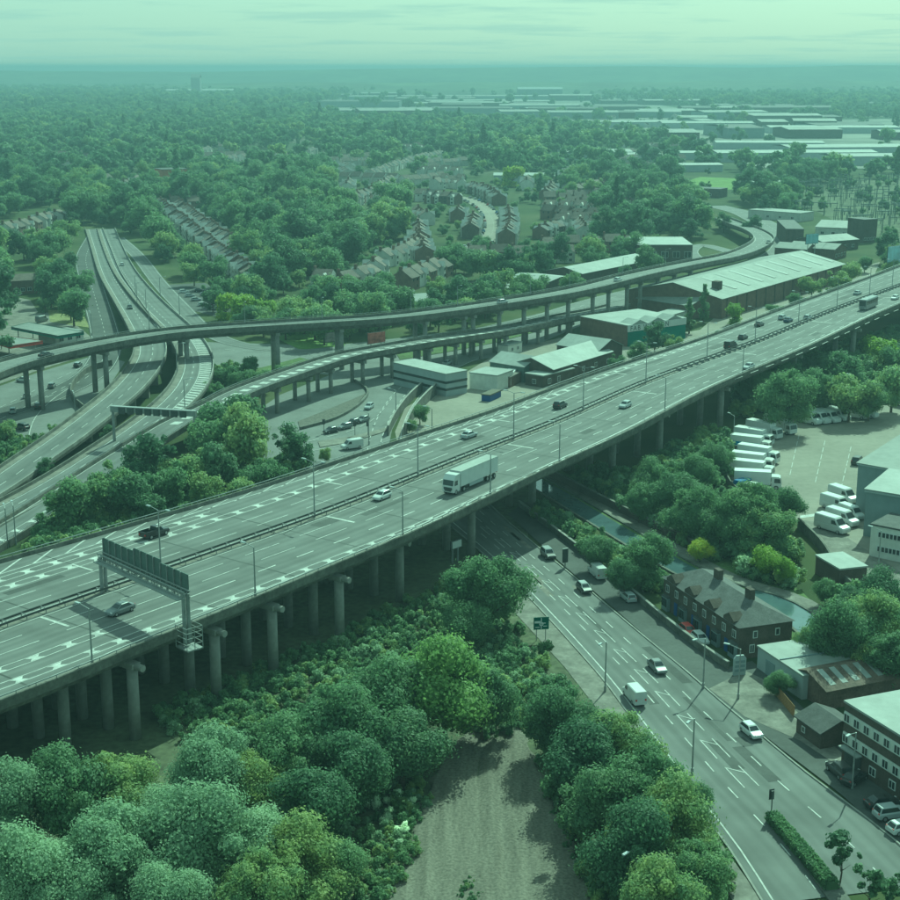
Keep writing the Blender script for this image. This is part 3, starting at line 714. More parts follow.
for i in range(1, 7, 2):
    a, b = S(786 + i * 13, 432 + i * 3), S(768 + i * 13, 512 + i * 2); d = (b - a) / np.linalg.norm(b - a); n_ = np.array((-d[1], d[0], 0)) * 0.07
    for k in range(0, 40, 7):
        p, q = a + d * k, a + d * (k + 5.0); bm_.quad(*(tuple(v[:2]) + (0.075,) for v in (p - n_, q - n_, q + n_, p + n_)))
bm_.quad(*(tuple(S(*v)[:2]) + (0.076,) for v in ((800, 516), (822, 513), (822, 515.5), (800, 518.5))))
stuff(struct(bm_.build('bay_marking', M_PAINT)))

# canal with towpath
CN = Path(SS([(505, 466), (545, 487), (580, 508), (620, 532), (660, 556), (700, 578), (735, 592), (765, 600), (790, 612), (810, 628), (835, 650)]))
cw = struct(CN.ribbon('canal_water', M_WATER, -2.2, 3.0, 0.10))
struct(CN.ribbon('towpath', M_PAVE, -6.6, -3.4, 0.22))
for o in (-3.2, 3.1):
    kb = MB(); CN.sweep(kb, [(o - 0.25, 0), (o - 0.25, 0.32), (o + 0.25, 0.32), (o + 0.25, 0)], step=4); fixn(struct(kb.build('canal_kerb', M_CONCD)))
pw = MB(); pw.sheet([S(*q) for q in ((752, 590), (775, 594), (802, 606), (818, 622), (806, 632), (778, 626), (760, 610))], 0.135); struct(pw.build('canal_basin', M_WATER))
# ================================================================== VEGETATION
def ico(sub):
    bm = bmesh.new(); bmesh.ops.create_icosphere(bm, subdivisions=sub, radius=1.0)
    v = np.array([x.co[:] for x in bm.verts]); f = [tuple(q.index for q in x.verts) for x in bm.faces]; bm.free(); return v, f
ICO1 = ico(1)
ICO2 = ico(2)
def crown_mesh(name, seed, Rr, Ht, nleaf, leaf, nlobe, m, shape='round', base=0.16, core=True, ragged=0.55):
    """leaf-sized faces on the skins of many overlapping lobes, with dark gaps between the lobes"""
    r = np.random.default_rng(seed); zc = Ht * (1 + base) / 2; hz = Ht * (1 - base) / 2; lob = []; an = r.uniform(0.82, 1.14, 2)
    for i in range(nlobe * 6):
        d = r.normal(size=3); d /= np.linalg.norm(d); k = r.uniform(0.25, 1.12) ** 0.65
        if shape == 'tall':
            z = r.uniform(-1, 1); w = (1 - abs(z + 0.25) ** 2.2 * 0.75); w = max(0.15, w); a = r.uniform(0, 6.28); p = np.array([math.cos(a) * w * k * 0.62, math.sin(a) * w * k * 0.62, z * 0.88]); rr = r.uniform(0.26, 0.4) * (0.55 + 0.5 * w)
        else:
            p = d * k * np.array([0.76 * an[0], 0.76 * an[1], 0.76]) * (1 + 0.28 * math.sin(d[0] * 3.1 * an[1] + seed) * math.sin(d[1] * 2.7 + seed * 2) + 0.15 * math.sin(d[2] * 5 + seed)); rr = r.choice((0.13, 0.18, 0.24, 0.31, 0.40)) * r.uniform(0.9, 1.15) * (1.0 if p[2] > -0.3 else 0.85)
            if p[2] < -0.55 and r.random() < 0.4: continue
        lob.append((p[0], p[1], p[2], rr))
        if len(lob) >= nlobe: break
    lob = np.array(lob); P = lob[:, :3] * np.array([Rr, Rr, hz]) + np.array([0, 0, zc]); Q = lob[:, 3] * Rr
    w = Q ** 2; k = r.choice(len(lob), size=int(nleaf * 1.7), p=w / w.sum())
    n = r.normal(size=(k.size, 3)); n[:, 2] += 0.25; n /= np.linalg.norm(n, axis=1)[:, None]
    shell = 1 + r.normal(0, ragged * 0.35, k.size) - r.random(k.size) ** 3 * 0.5
    X = P[k] + n * (Q[k] * shell)[:, None] * np.array([1, 1, 0.9])
    keep = np.ones(k.size, bool)
    for i in range(len(lob)):
        d = np.linalg.norm(X - P[i], axis=1); keep &= ~((d < Q[i] * 0.72) & (k != i))
    keep &= X[:, 2] > 0.1
    idx = np.flatnonzero(keep)[:nleaf]; X, n = X[idx], n[idx]; m_ = X.shape[0]
    nn = n + r.normal(0, 0.36, (m_, 3)); nn /= np.linalg.norm(nn, axis=1)[:, None]
    t = r.normal(size=(m_, 3)); t -= (t * nn).sum(1)[:, None] * nn; t /= np.linalg.norm(t, axis=1)[:, None]; b = np.cross(nn, t)
    sz = leaf * r.uniform(0.6, 1.35, m_)[:, None]
    V = np.stack([X - t * sz * 0.62, X - b * sz * 0.45 + nn * sz * 0.08, X + t * sz * 0.62, X + b * sz * 0.45 + nn * sz * 0.08], 1).reshape(-1, 3)
    F = [(4 * i, 4 * i + 1, 4 * i + 2, 4 * i + 3) for i in range(m_)]
    V = [V]
    if core:
        nv = 4 * m_
        for p, q in zip(P, Q):
            vv = ICO1[0] * q * 0.70 * r.uniform(0.85, 1.1, (len(ICO1[0]), 1)) + p; V.append(vv)
            F.extend([tuple(i + nv for i in f) for f in ICO1[1]]); nv += len(vv)
    V = np.vstack(V)
    me = bpy.data.meshes.new(name); me.from_pydata(V.tolist(), [], F); me.materials.append(m); me.update(); return me
def trunk_mesh(name, seed, Ht, Rr, r0):
    r = np.random.default_rng(seed); mb = MB(); top = Ht * 0.62
    mb.tube((0, 0, -0.2), (0.1, 0.05, Ht * 0.22), r0, r0 * 0.75, 8); mb.tube((0.1, 0.05, Ht * 0.22), (0, 0, top), r0 * 0.75, r0 * 0.25, 7)
    for i in range(5):
        a = i * 1.257 + r.uniform(-0.4, 0.4); z = Ht * r.uniform(0.2, 0.45); l = Rr * r.uniform(0.5, 0.75)
        mb.tube((0.0, 0.0, z), (math.cos(a) * l, math.sin(a) * l, z + l * 0.8), r0 * 0.42, r0 * 0.1, 6)
    return mb.mesh(name, M_BARK)

# kinds: name -> (crown meshes, trunk mesh, crown radius, height)
KIND = {}
def kind(key, Rr, Ht, nl, leaf, nlobe, m, variants, shape='round', base=0.06, trunk=0.35):
    KIND[key] = ([crown_mesh(f'crown_{key}', hash(key) % 1000 if False else sum(map(ord, key)) * 7 + i, Rr, Ht, nl, leaf, nlobe, m, shape, base) for i in range(variants)], trunk_mesh(f'trunk_{key}', 3, Ht, Rr, trunk), Rr, Ht)
kind('hi', 6.0, 13.0, 19000, 0.30, 46, M_LEAF, 4)
kind('hipale', 6.0, 13.0, 23000, 0.265, 52, M_PALE, 3)
kind('hiyel', 6.0, 12.0, 18000, 0.30, 46, M_YELG, 1)
kind('hidark', 5.5, 12.0, 15000, 0.31, 42, M_DARK, 2)
kind('hilime', 4.5, 9.0, 8000, 0.32, 34, M_LIME, 1)
kind('mid', 6.0, 12.5, 4300, 0.57, 30, M_LEAF, 4)
kind('middark', 6.0, 12.5, 4300, 0.57, 30, M_DARK, 2)
kind('midlime', 5.0, 10.0, 2000, 0.66, 20, M_LIME, 1)
kind('tall', 3.2, 17.0, 2400, 0.62, 30, M_DARK, 2, 'tall', 0.04)
kind('young', 1.5, 5.2, 700, 0.34, 14, M_DARK, 2, 'round', 0.3, 0.09)
kind('lo', 6.0, 12.0, 850, 1.12, 12, M_LEAF, 3)
kind('lodark', 6.0, 12.0, 850, 1.12, 12, M_DARK, 2)
kind('shrub', 1.7, 2.4, 520, 0.34, 9, M_LEAF, 2, 'round', -0.1, 0.05)
kind('shrubpale', 1.7, 2.4, 560, 0.32, 9, M_PALE, 1, 'round', -0.1, 0.05)
kind('flower', 1.5, 2.6, 600, 0.26, 10, M_FLOWER, 1, 'round', -0.1, 0.05)

FIRST = {}
def plant(key, x, y, z, sc, label, cat='tree', group=None, name='broadleaf_tree', rz=None, scz=1.0):
    cr, tk, Rr, Ht = KIND[key]; i = random.randrange(len(cr))
    T = thing(name, label, cat, (x, y, z), random.uniform(0, 6.28) if rz is None else rz, group); e_ = random.uniform(0.88, 1.12); T.scale = (sc * e_, sc / e_, sc * scz * random.uniform(0.9, 1.12))
    t = bpy.data.objects.new('trunk', tk); COL.objects.link(t); t.parent = T
    c = bpy.data.objects.new('crown', cr[i]); COL.objects.link(c); c.parent = T
    FIRST.setdefault((key, i), c)
    return T
def plant_px(key, px, py, rpx, label, zg=0.0, **k):
    """tree whose crown centre is seen at (px, py) with a crown rpx wide"""
    cr, tk, Rr, Ht = KIND[key]; sc = 1.0
    for _ in range(3):
        p = S(px, py, zg + Ht * sc * 0.56); dist = math.hypot(p[1], CAM_H - zg); sc = rpx * dist / FPX / Rr
    return plant(key, p[0], p[1], zg, sc, label, **k)
ORD = ['leftmost', 'second from the left', 'third from the left', 'fourth from the left', 'fifth from the left', 'sixth from the left', 'seventh from the left', 'eighth from the left', 'ninth from the left', 'tenth from the left', 'eleventh from the left', 'twelfth from the left', 'thirteenth from the left', 'fourteenth from the left', 'fifteenth from the left', 'sixteenth from the left']
def clump(key, pts, phrase, group, **k):
    pts = sorted(pts)
    for i, q in enumerate(pts):
        kk = q[3] if len(q) > 3 else key
        plant_px(kk, q[0], q[1], q[2], f'{ORD[i]} {phrase}', group=group, **k)
N_EXPLICIT0 = len(COL.objects)
clump('hipale', [(8, 812, 46), (62, 795, 52, 'hi'), (40, 868, 55), (120, 785, 46, 'hi'), (118, 850, 60), (165, 815, 42), (216, 775, 50), (196, 850, 58), (250, 840, 46), (75, 905, 45), (170, 905, 46), (262, 895, 46, 'hi'), (4, 905, 44)],
      'of the pale bushy trees filling the bottom left corner', 'pale trees at lower left', name='willow_tree')
clump('hi', [(285, 755, 48), (310, 805, 46, 'hidark'), (345, 725, 52), (300, 860, 48), (350, 770, 44, 'hidark'), (395, 695, 50), (402, 738, 44, 'hidark'), (445, 685, 56, 'hiyel'), (482, 700, 36), (335, 865, 34), (255, 790, 36)],
      'of the green trees between the viaduct and dirt track', 'trees left of the dirt track')
clump('hi', [(560, 715, 38), (588, 752, 44, 'hidark'), (618, 738, 38), (600, 800, 42, 'hidark'), (642, 786, 46), (672, 828, 48), (632, 850, 44, 'hidark'), (690, 800, 26), (698, 872, 40), (655, 905, 44)],
      'of the dense trees between dirt track and dual carriageway', 'trees right of the dirt track')
plant_px('hi', 487, 590, 42, 'single large rounded tree beside the dual carriageway just in front of the viaduct')
plant_px('hi', 470, 620, 30, 'smaller tree tucked in below the large rounded tree by the viaduct')
clump('mid', [(72, 500, 27), (105, 488, 28), (150, 462, 30, 'middark'), (132, 490, 26), (165, 485, 24), (205, 440, 28), (185, 470, 26), (225, 470, 24, 'middark'), (252, 475, 20), (208, 495, 22), (272, 478, 16), (150, 505, 20), (240, 492, 18)],
      'of the trees standing between slip roads and motorway', 'trees beside the far edge of the motorway')
plant_px('middark', 292, 446, 22, 'lone round dark tree on the junction island behind the motorway')
plant_px('mid', 325, 455, 7, 'tiny tree by the traffic lights behind the motorway parapet')
clump('mid', [(222, 375, 13), (238, 382, 13), (262, 378, 12), (214, 392, 12), (285, 372, 9), (250, 366, 10)], 'of the bushes between flyover columns', 'bushes below the flyovers')
clump('mid', [(755, 382, 20, 'hi'), (788, 398, 30, 'hi'), (778, 372, 20), (815, 388, 24, 'hi'), (845, 370, 22), (850, 395, 24), (870, 395, 22, 'hi'), (893, 385, 24), (885, 352, 18, 'midlime'), (868, 345, 15, 'midlime'), (900, 360, 16), (825, 362, 16)],
      'of the trees between motorway and lorry yard', 'trees behind the lorry yard')
clump('hi', [(600, 548, 20), (648, 555, 28), (625, 575, 20), (672, 490, 26), (690, 510, 28), (655, 480, 22), (715, 455, 18), (700, 470, 22), (745, 512, 32), (765, 525, 30), (720, 525, 24), (782, 505, 22), (640, 500, 20)],
      'of the leafy trees along the canal', 'trees along the canal')
clump('hilime', [(700, 548, 14), (765, 560, 18), (785, 572, 14)], 'of the bright lime trees beside the towpath', 'lime green trees by the towpath')
clump('hi', [(840, 635, 34), (872, 625, 36), (895, 650, 34), (872, 655, 24), (812, 640, 20), (885, 600, 26, 'hidark'), (850, 600, 18, 'hidark'), (826, 590, 14)],
      'of the big green trees behind the low sheds', 'trees behind the sheds')
plant_px('hi', 778, 680, 15, 'small tree against the wall of the white roofed workshop')
clump('hi', [(748, 610, 10), (735, 600, 9), (757, 622, 10)], 'of the small bushes behind the brick terrace', 'bushes behind the brick terrace')
plant_px('young', 842, 852, 17, 'young street tree standing on the central traffic island', name='street_tree')
plant_px('young', 870, 884, 17, 'young street tree beside the road at the bottom right', name='street_tree')
plant_px('young', 893, 892, 12, 'smallest street tree in the bottom right corner', name='street_tree')
clump('midlime', [(240, 305, 18), (262, 306, 16), (225, 304, 14)], 'of the yellow-green trees above the curved flyover', 'yellow-green trees by the flyover')
plant_px('midlime', 234, 183, 5, 'single bright yellow tree far back beside the woodland')
plant_px('midlime', 593, 240, 8, 'bright yellow tree standing in the wood right of the curved street')
plant_px('midlime', 512, 172, 13, 'large lime tree behind the curved street')
plant_px('midlime', 735, 310, 13, 'lime bush in front of the long warehouse')
clump('mid', [(290, 262, 20, 'middark'), (265, 270, 18, 'middark'), (320, 250, 20, 'middark'), (345, 240, 20, 'middark'), (300, 230, 20), (270, 235, 18), (335, 218, 20), (375, 225, 16), (245, 245, 18), (235, 215, 18), (255, 200, 18), (310, 200, 18), (345, 200, 16)],
      'of the big dark trees on the wooded slope behind the flyover', 'dark trees on the wooded slope')
clump('mid', [(62, 290, 17, 'middark'), (75, 280, 17), (45, 305, 7), (70, 302, 16), (50, 275, 14)], 'of the trees beside the slip road at far left', 'trees by the left slip road')
clump('middark', [(345, 305, 10), (370, 298, 13), (400, 302, 11), (465, 292, 12), (440, 300, 12), (480, 290, 11), (510, 265, 15), (540, 262, 16), (555, 250, 14), (590, 262, 13)],
      'of the trees screening houses behind the flyover', 'trees behind the flyover')
clump('tall', [(556, 180, 4), (617, 200, 9), (622, 210, 8), (690, 310, 8), (704, 302, 7)], 'of the tall dark slender trees', 'tall dark trees', name='poplar_tree')
clump('mid', [(655, 335, 15, 'middark'), (640, 350, 12, 'middark'), (615, 362, 9), (672, 345, 9), (812, 285, 11), (838, 282, 13), (852, 270, 12), (795, 298, 8), (865, 262, 9), (775, 310, 8)],
      'of the trees along the motorway behind its far parapet', 'trees by the far parapet')
clump('mid', [(420, 412, 11), (412, 425, 7)], 'of the bushes beside the industrial access road', 'bushes by the access road')
plant_px('mid', 4, 432, 13, 'bright green tree at the left edge beside the junction')
plant_px('middark', 46, 466, 10, 'dark round bush on the island between raised roads')
plant_px('middark', 110, 432, 9, 'dark bush under the sign gantry of the raised road')
clump('middark', [(750, 226, 10), (724, 222, 9), (692, 228, 11), (660, 222, 12), (705, 210, 9), (640, 210, 10), (765, 205, 9)], 'of the round dark trees by the far bend', 'round trees by the far bend')

# ------------------------------------------------ where trees may stand (plan of the land, by surveyed outlines)
def inpoly(px, py, poly):
    c = np.zeros(px.shape, bool); n = len(poly); j = n - 1
    for i in range(n):
        xi, yi = poly[i]; xj, yj = poly[j]
        c ^= ((yi > py) != (yj > py)) & (px < (xj - xi) * (py - yi) / (yj - yi + 1e-9) + xi); j = i
    return c
ROADS = [(m6, 27, 27), (LA, 7, 7), (LB, 6.5, 6.5), (LR, 7, 7), (LL, 7, 7), (AV, 20, 20), (CN, 7, 4)]
OPEN = [  # (density left, outline)
    (0.5, [(600, 92), (940, 92), (940, 255), (780, 262), (700, 200), (600, 175)]),
    (0.0, [(-80, 400), (0, 380), (130, 352), (120, 330), (85, 300), (66, 250), (88, 229), (120, 229), (160, 268), (215, 320), (215, 350), (130, 470), (-80, 580)]),
    (0.0, [(195, 352), (330, 346), (470, 330), (700, 285), (760, 250), (720, 330), (640, 398), (480, 448), (300, 500), (240, 460)]),
    (0.02, [(0, 385), (0, 262), (40, 262), (48, 312), (100, 350)]),
    (0.0, [(725, 480), (730, 420), (850, 405), (980, 395), (980, 620), (880, 595), (820, 545)]),
    (0.03, [(560, 292), (640, 262), (740, 268), (800, 245), (800, 225), (735, 205), (690, 205), (700, 245), (640, 235), (625, 262), (560, 285)]),
    (0.04, [(640, 340), (720, 300), (790, 250), (880, 262), (890, 285), (640, 385)]),
    (0.05, [(790, 215), (880, 250), (930, 255), (930, 215), (830, 200)]),
    (0.3, [(262, 322), (275, 290), (345, 285), (440, 268), (500, 285), (560, 270), (575, 290), (470, 312)]),
    (0.22, [(780, 195), (850, 180), (930, 178), (930, 240), (880, 245), (820, 215)]),
    (0.02, [(668, 176), (780, 176), (782, 192), (680, 194)]),
    (0.22, [(430, 262), (425, 195), (450, 180), (500, 195), (512, 225), (505, 252)]),
    (0.25, [(300, 300), (320, 272), (420, 232), (445, 250), (430, 290), (340, 312)]),
    (0.6, [(150, 206), (172, 206), (262, 285), (240, 300), (160, 285), (140, 240)]),
    (0.22, [(400, 240), (400, 178), (440, 165), (520, 175), (580, 240), (560, 262), (500, 262)]),
    (0.3, [(330, 222), (330, 170), (440, 140), (480, 160), (420, 200)]),
    (0.12, [(-20, 232), (40, 206), (72, 205), (76, 236), (30, 262), (-20, 262)]),
    (0.12, [(250, 158), (300, 140), (335, 160), (290, 178)]),
    (0.12, [(92, 192), (140, 172), (156, 190), (110, 210)]),
    (0.25, [(195, 178), (210, 148), (275, 150), (270, 172)]),
    (0.05, [(310, 113), (340, 97), (470, 92), (600, 95), (640, 100), (690, 112), (760, 120), (960, 118), (960, 172), (760, 172), (700, 152), (620, 136), (480, 124), (390, 124)]),
    (0.25, [(560, 175), (600, 150), (680, 150), (690, 172), (640, 180)]),
]
def allowed(X, Y):
    px, py = toimg(X, Y, 0.0); k = np.full(X.shape, 0.86)
    for d, poly in OPEN: k = np.where(inpoly(px, py, poly), d, k)
    lo = np.sin(X / 61 + 1.3 * np.sin(Y / 97)) * np.sin(Y / 83 + 1.7 * np.sin(X / 120 + 0.6)) + 0.5 * np.sin(X / 23 + Y / 31)
    k = np.where((lo > 0.72) & (Y > 620), k * 0.25, k)     # clearings and gardens
    for p, a, b in ROADS:
        q = p.p[::3]
        for i in range(len(q)):
            k = np.where(np.hypot(X - q[i, 0], Y - q[i, 1]) < max(a, b) + 4, 0.0, k)
    for p, a in GROADS:
        for q in p.p[::2]: k = np.where(np.hypot(X - q[0], Y - q[1]) < a + 4, 0.0, k)
    return k
def scatter(d0, d1, step, seed):
    r = np.random.default_rng(seed); Ys, Xs = [], []
    y = d0
    while y < d1:
        w = 0.36 * y + 40; x = np.arange(-w, w, step); Xs.append(x + r.uniform(-0.42, 0.42, x.size) * step); Ys.append(y + r.uniform(-0.42, 0.42, x.size) * step); y += step
    X, Y = np.concatenate(Xs), np.concatenate(Ys); k = allowed(X, Y); sel = r.random(X.size) < k; return X[sel], Y[sel]
# nothing grows on the motorway's near side from this scatter: keep only land beyond it
def beyond(X, Y):
    q = m6.p; xx = np.interp(Y, q[:, 1], q[:, 0]); return X < xx - 34
X1, Y1 = scatter(330, 1250, 10.2, 1)
b_ = beyond(X1, Y1) | (Y1 > 640); X1, Y1 = X1[b_], Y1[b_]
X2, Y2 = scatter(1250, 3200, 14.0, 2)
X3, Y3 = scatter(3200, 6000, 34, 3)
# keep the scatter clear of the trees placed one by one
ex = np.array([o.location[:2] for o in COL.objects if o.get('category') == 'tree'])
dmin = np.min(np.hypot(X1[:, None] - ex[None, :, 0], Y1[:, None] - ex[None, :, 1]), axis=1)
k_ = dmin > 6.5; X1, Y1 = X1[k_], Y1[k_]
# ================================================================== BUILDINGS
FOOT = []          # ground taken by buildings: x, y, radius
_wm = {}
def window_mesh(w, h, frame):
    k = (round(w, 2), round(h, 2), frame.name)
    if k not in _wm:
        a = MB(); a.box(0, 0, 0, w, 0.12, h); b = MB(); nx = 2 if w > 0.8 else 1
        for i in range(nx):
            pw = (w - 0.12 * (nx + 1)) / nx; b.box(-w / 2 + 0.12 + pw / 2 + i * (pw + 0.12), -0.012, 0.12, pw, 0.12, h - 0.24)
        _wm[k] = (a.mesh('window', frame), b.mesh('pane', M_GLASS))
    return _wm[k]
def add_window(T, x, y, z, w, h, rz=0.0, frame=None, panes=True, name='window'):
    a, b = window_mesh(w, h, frame or M_WHITE)
    o = bpy.data.objects.new(name, a if panes else b); COL.objects.link(o); o.parent = T; o.location = (x, y, z); o.rotation_euler = (0, 0, rz)
    if panes:
        p = bpy.data.objects.new('pane', b); COL.objects.link(p); p.parent = o
    return o
def roof_mesh(W, D, z, kind, rh, over=0.35):
    mb = MB(); x0, x1, y0, y1 = -over, W + over, -over, D + over; t = 0.16
    if kind == 'flat':
        mb.box(W / 2, D / 2, z - 0.02, W + 0.3, D + 0.3, 0.3)
    elif kind == 'gablex':
        m = D / 2; mb.loft([[(x, y0, z - 0.15), (x, m, z + rh), (x, y1, z - 0.15), (x, y1, z - 0.15 + t), (x, m, z + rh + t), (x, y0, z - 0.15 + t)] for x in (x0, x1)])
    elif kind == 'gabley':
        m = W / 2; mb.loft([[(x0, y, z - 0.15), (m, y, z + rh), (x1, y, z - 0.15), (x1, y, z - 0.15 + t), (m, y, z + rh + t), (x0, y, z - 0.15 + t)] for y in (y0, y1)])
    elif kind == 'hip':
        m = D / 2; i = D / 2
        mb.add([(x0, y0, z), (x1, y0, z), (x1, y1, z), (x0, y1, z), (x0 + i, m, z + rh), (x1 - i, m, z + rh)], [(0, 1, 5, 4), (1, 2, 5), (2, 3, 4, 5), (3, 0, 4), (3, 2, 1, 0)])
    elif kind == 'mono':
        mb.loft([[(x, y0, z), (x, y1, z + rh), (x, y1, z + rh + t), (x, y0, z + t)] for x in (x0, x1)])
    elif kind == 'arch':
        n = 8; ring = lambda x: [(x, y0 + (y1 - y0) * i / n, z + rh * math.sin(math.pi * i / n)) for i in range(n + 1)] + [(x, y1, z - 0.1), (x, y0, z - 0.1)]
        mb.loft([ring(x0), ring(x1)])
    return mb
def building(name, label, A, B, D, h, wall=M_BRICK, roofm=M_SLATE, roof='flat', rh=2.0, group=None, cat='building', wins=(), extra=None, base=0.0):
    A, B = S(*A), S(*B)
    if A[0] > B[0]: A, B = B, A
    a = math.atan2(B[1] - A[1], B[0] - A[0]); W = float(math.hypot(B[0] - A[0], B[1] - A[1]))
    T = thing(name, label, cat, (A[0], A[1], 0), a, group)
    w = MB()
    if roof in ('gablex', 'mono'):
        pts = [(0, 0), (D, 0), (D, h + (rh if roof == 'mono' else 0)), (D / 2, h + rh), (0, h)] if roof == 'gablex' else [(0, 0), (D, 0), (D, h + rh), (0, h)]
        w.loft([[(x, y, z) for y, z in pts] for x in (0, W)])
    elif roof == 'gabley':
        w.loft([[(x, y, z) for x, z in [(0, 0), (W, 0), (W, h), (W / 2, h + rh), (0, h)]] for y in (0, D)])
    else: w.box(W / 2, D / 2, 0, W, D, h)
    fixn(w.build('wall', wall, T))
    fixn(roof_mesh(W, D, h, roof, rh).build('roof', roofm, T))
    for face, us, z, ww, hh in wins:
        for u in us:
            if face == 'front': add_window(T, W * u, -0.03, z, ww, hh)
            elif face == 'right': add_window(T, W + 0.03, D * u, z, ww, hh, math.pi / 2)
            elif face == 'left': add_window(T, -0.03, D * u, z, ww, hh, -math.pi / 2)
    if extra: extra(T, W, D, h)
    if A[1] > 640: FOOT.extend([(A[0] + (B[0] - A[0]) * k / 4, A[1] + (B[1] - A[1]) * k / 4 - d, 10.0) for k in range(5) for d in (14, 30, 46)])
    c, s = math.cos(a), math.sin(a); n = max(1, int(W / 9))
    for i in range(n + 1):
        for j in range(max(1, int(D / 9)) + 1):
            x, y = W * i / n, D * j / max(1, int(D / 9)); FOOT.append((A[0] + x * c - y * s, A[1] + x * s + y * c, 7.0))
    return T
lin = lambda n, a=0.08, b=0.92: list(np.linspace(a, b, n))

# brick terrace beside the dual carriageway
def pub_extra(T, W, D, h):
    for x in (W * 0.38, W * 0.78):
        c = MB(); c.box(x, D * 0.52, h + 1.4, 1.6, 0.9, 2.6); c.build('chimney', M_BRICKD, T)
    for x in (0.12, 0.37, 0.63, 0.88):
        g = MB(); g.loft([[(W * x - 1.6, y, h - 0.6), (W * x + 1.6, y, h - 0.6), (W * x + 1.6, y, h + 0.5), (W * x, y, h + 1.5), (W * x - 1.6, y, h + 0.5)] for y in (-0.25, 1.8)]); fixn(g.build('parapet_gable', M_BRICKD, T))
    for x in (0.06, 0.30, 0.50, 0.74, 0.95):
        b = MB(); b.box(W * x, -0.32, 0.03, 1.9, 0.64, 2.4); bb = b.build('bay_window', M_CLAD, T); b = MB(); b.box(W * x, -0.34, 2.42, 2.1, 0.7, 0.25, 0, 0.8); b.build('bay_roof', M_SLATE, bb)
        for k in (-0.7, 0, 0.7):
            p = MB(); p.box(W * x + k * 0.9, -0.66, 0.8, 0.5, 0.06, 1.4); p.build('pane', M_GLASS, bb)
    for x in (0.18, 0.42, 0.62, 0.85):
        d = MB(); d.box(W * x, -0.04, 0.05, 1.0, 0.12, 2.2); d.build('door', M_BLUEDK, T)
building('brick_terrace', 'long dark brick terrace with slate hipped roof beside the dual carriageway', (663, 607), (738, 660), 9.5, 5.4, M_BRICKD, M_SLATE, 'hip', 2.5,
         wins=[('front', lin(8, 0.06, 0.94), 3.2, 1.1, 1.3), ('right', (0.3, 0.72), 3.3, 0.8, 1.2), ('right', (0.25,), 0.9, 0.9, 1.4)], extra=pub_extra)
def ws_extra(T, W, D, h):
    r = MB(); r.box(W * 0.5, D / 2, h + 0.27, 0.25, D, 0.18); r.build('roof_ridge', M_CLAD, T)
    d = MB(); d.box(W * 0.3, -0.05, 0.05, 2.4, 0.12, 2.5); d.build('door', M_CLAD, T)
building('workshop', 'low workshop with flat white roof next to the brick terrace', (758, 647, 3.6), (803, 677, 3.6), 10.5, 3.6, M_CLADL, M_METROOF, 'flat', wins=[('front', (0.6, 0.8), 1.4, 1.2, 1.0)], extra=ws_extra)
def shed_extra(T, W, D, h):
    for i in range(7):
        p = MB(); x = 1.2 + i * W / 7.2; rz_ = lambda y: h + 0.06 + (1.4 + 0.15) * (y + 0.35) / (D / 2 + 0.35); p.loft([[(x + k, D * 0.08, rz_(D * 0.08)), (x + k, D * 0.46, rz_(D * 0.46))] for k in (0, 1.0)], cap=False, closed=False); p.build('rooflight', M_METROOF, T)
building('sheet_roof_shed', 'rusty sheet roofed shed with a row of pale skylights', (827, 691, 3.0), (912, 674, 3.0), 9, 3.0, M_RUST, M_RUST, 'gablex', 1.4, extra=shed_extra)
building('hut', 'small dark pitched roof hut beside the office block', (797, 716, 2.6), (821, 733, 2.6), 6, 2.6, M_BRICKD, M_SLATE, 'gablex', 1.3, wins=[('front', (0.3,), 0.9, 0.8, 0.9)])
building('lean_to', 'small pale roofed store behind the white roofed workshop', (842, 672, 2.5), (858, 676, 2.5), 5, 2.5, M_CLADL, M_METROOF, 'flat')
def off_extra(T, W, D, h):
    for z in (3.1, 6.0):
        b = MB(); b.box(W / 2, -0.08, z, W - 0.4, 0.24, 1.5); bd = b.build('spandrel_band', M_RENDER, T)
        for i in range(12):
            x = 0.9 + i * (W - 1.6) / 11
            add_window(T, x, -0.22, z + 0.12, 1.25, 1.25)
    d = MB(); d.box(2.4, -0.06, 0.05, 3.4, 0.16, 2.5); d.build('garage_door', M_BLACKM, T)
    d = MB(); d.box(2.4, -0.5, 2.6, 3.9, 1.0, 0.2); d.build('canopy', M_METROOF, T)
    for i in range(4): add_window(T, 6.5 + i * 4.0, -0.05, 1.0, 1.3, 1.2)
    r = MB(); r.box(W / 2, D / 2, h + 0.28, W * 0.5, 2.2, 0.5); r.build('roof_box', M_METROOF, T)
building('office_block', 'three storey brick office block with white window bands at right edge', (841, 762), (965, 846), 18, 8.6, M_BRICKD, M_METROOF, 'flat', extra=off_extra)
# depot
def dep_extra(T, W, D, h):
    b = MB(); b.box(W / 2, D / 2, h - 0.5, W + 0.5, D + 0.5, 0.42); b.build('fascia', M_CLADL, T)
building('distribution_shed', 'large grey clad distribution shed standing behind the depot office', (855, 511), (935, 527), 42, 10.5, M_CLAD, M_CORR, 'gablex', 2.0, extra=dep_extra)
building('loading_bay', 'tall light grey loading bay projecting from the distribution shed', (863, 536), (940, 550), 13, 9.6, M_CLAD, M_METROOF, 'mono', 1.2, extra=dep_extra)
def do_extra(T, W, D, h):
    for z in (1.3, 4.1):
        b = MB(); b.box(W / 2 + 0.6, -0.05, z, W - 1.6, 0.14, 1.1); bb = b.build('window_band', M_WHITE, T)
        for i in range(14):
            p = MB(); p.box(1.9 + i * (W - 2.4) / 14, -0.09, z + 0.1, (W - 2.4) / 14 - 0.2, 0.14, 0.9); p.build('pane', M_GLASS, bb)
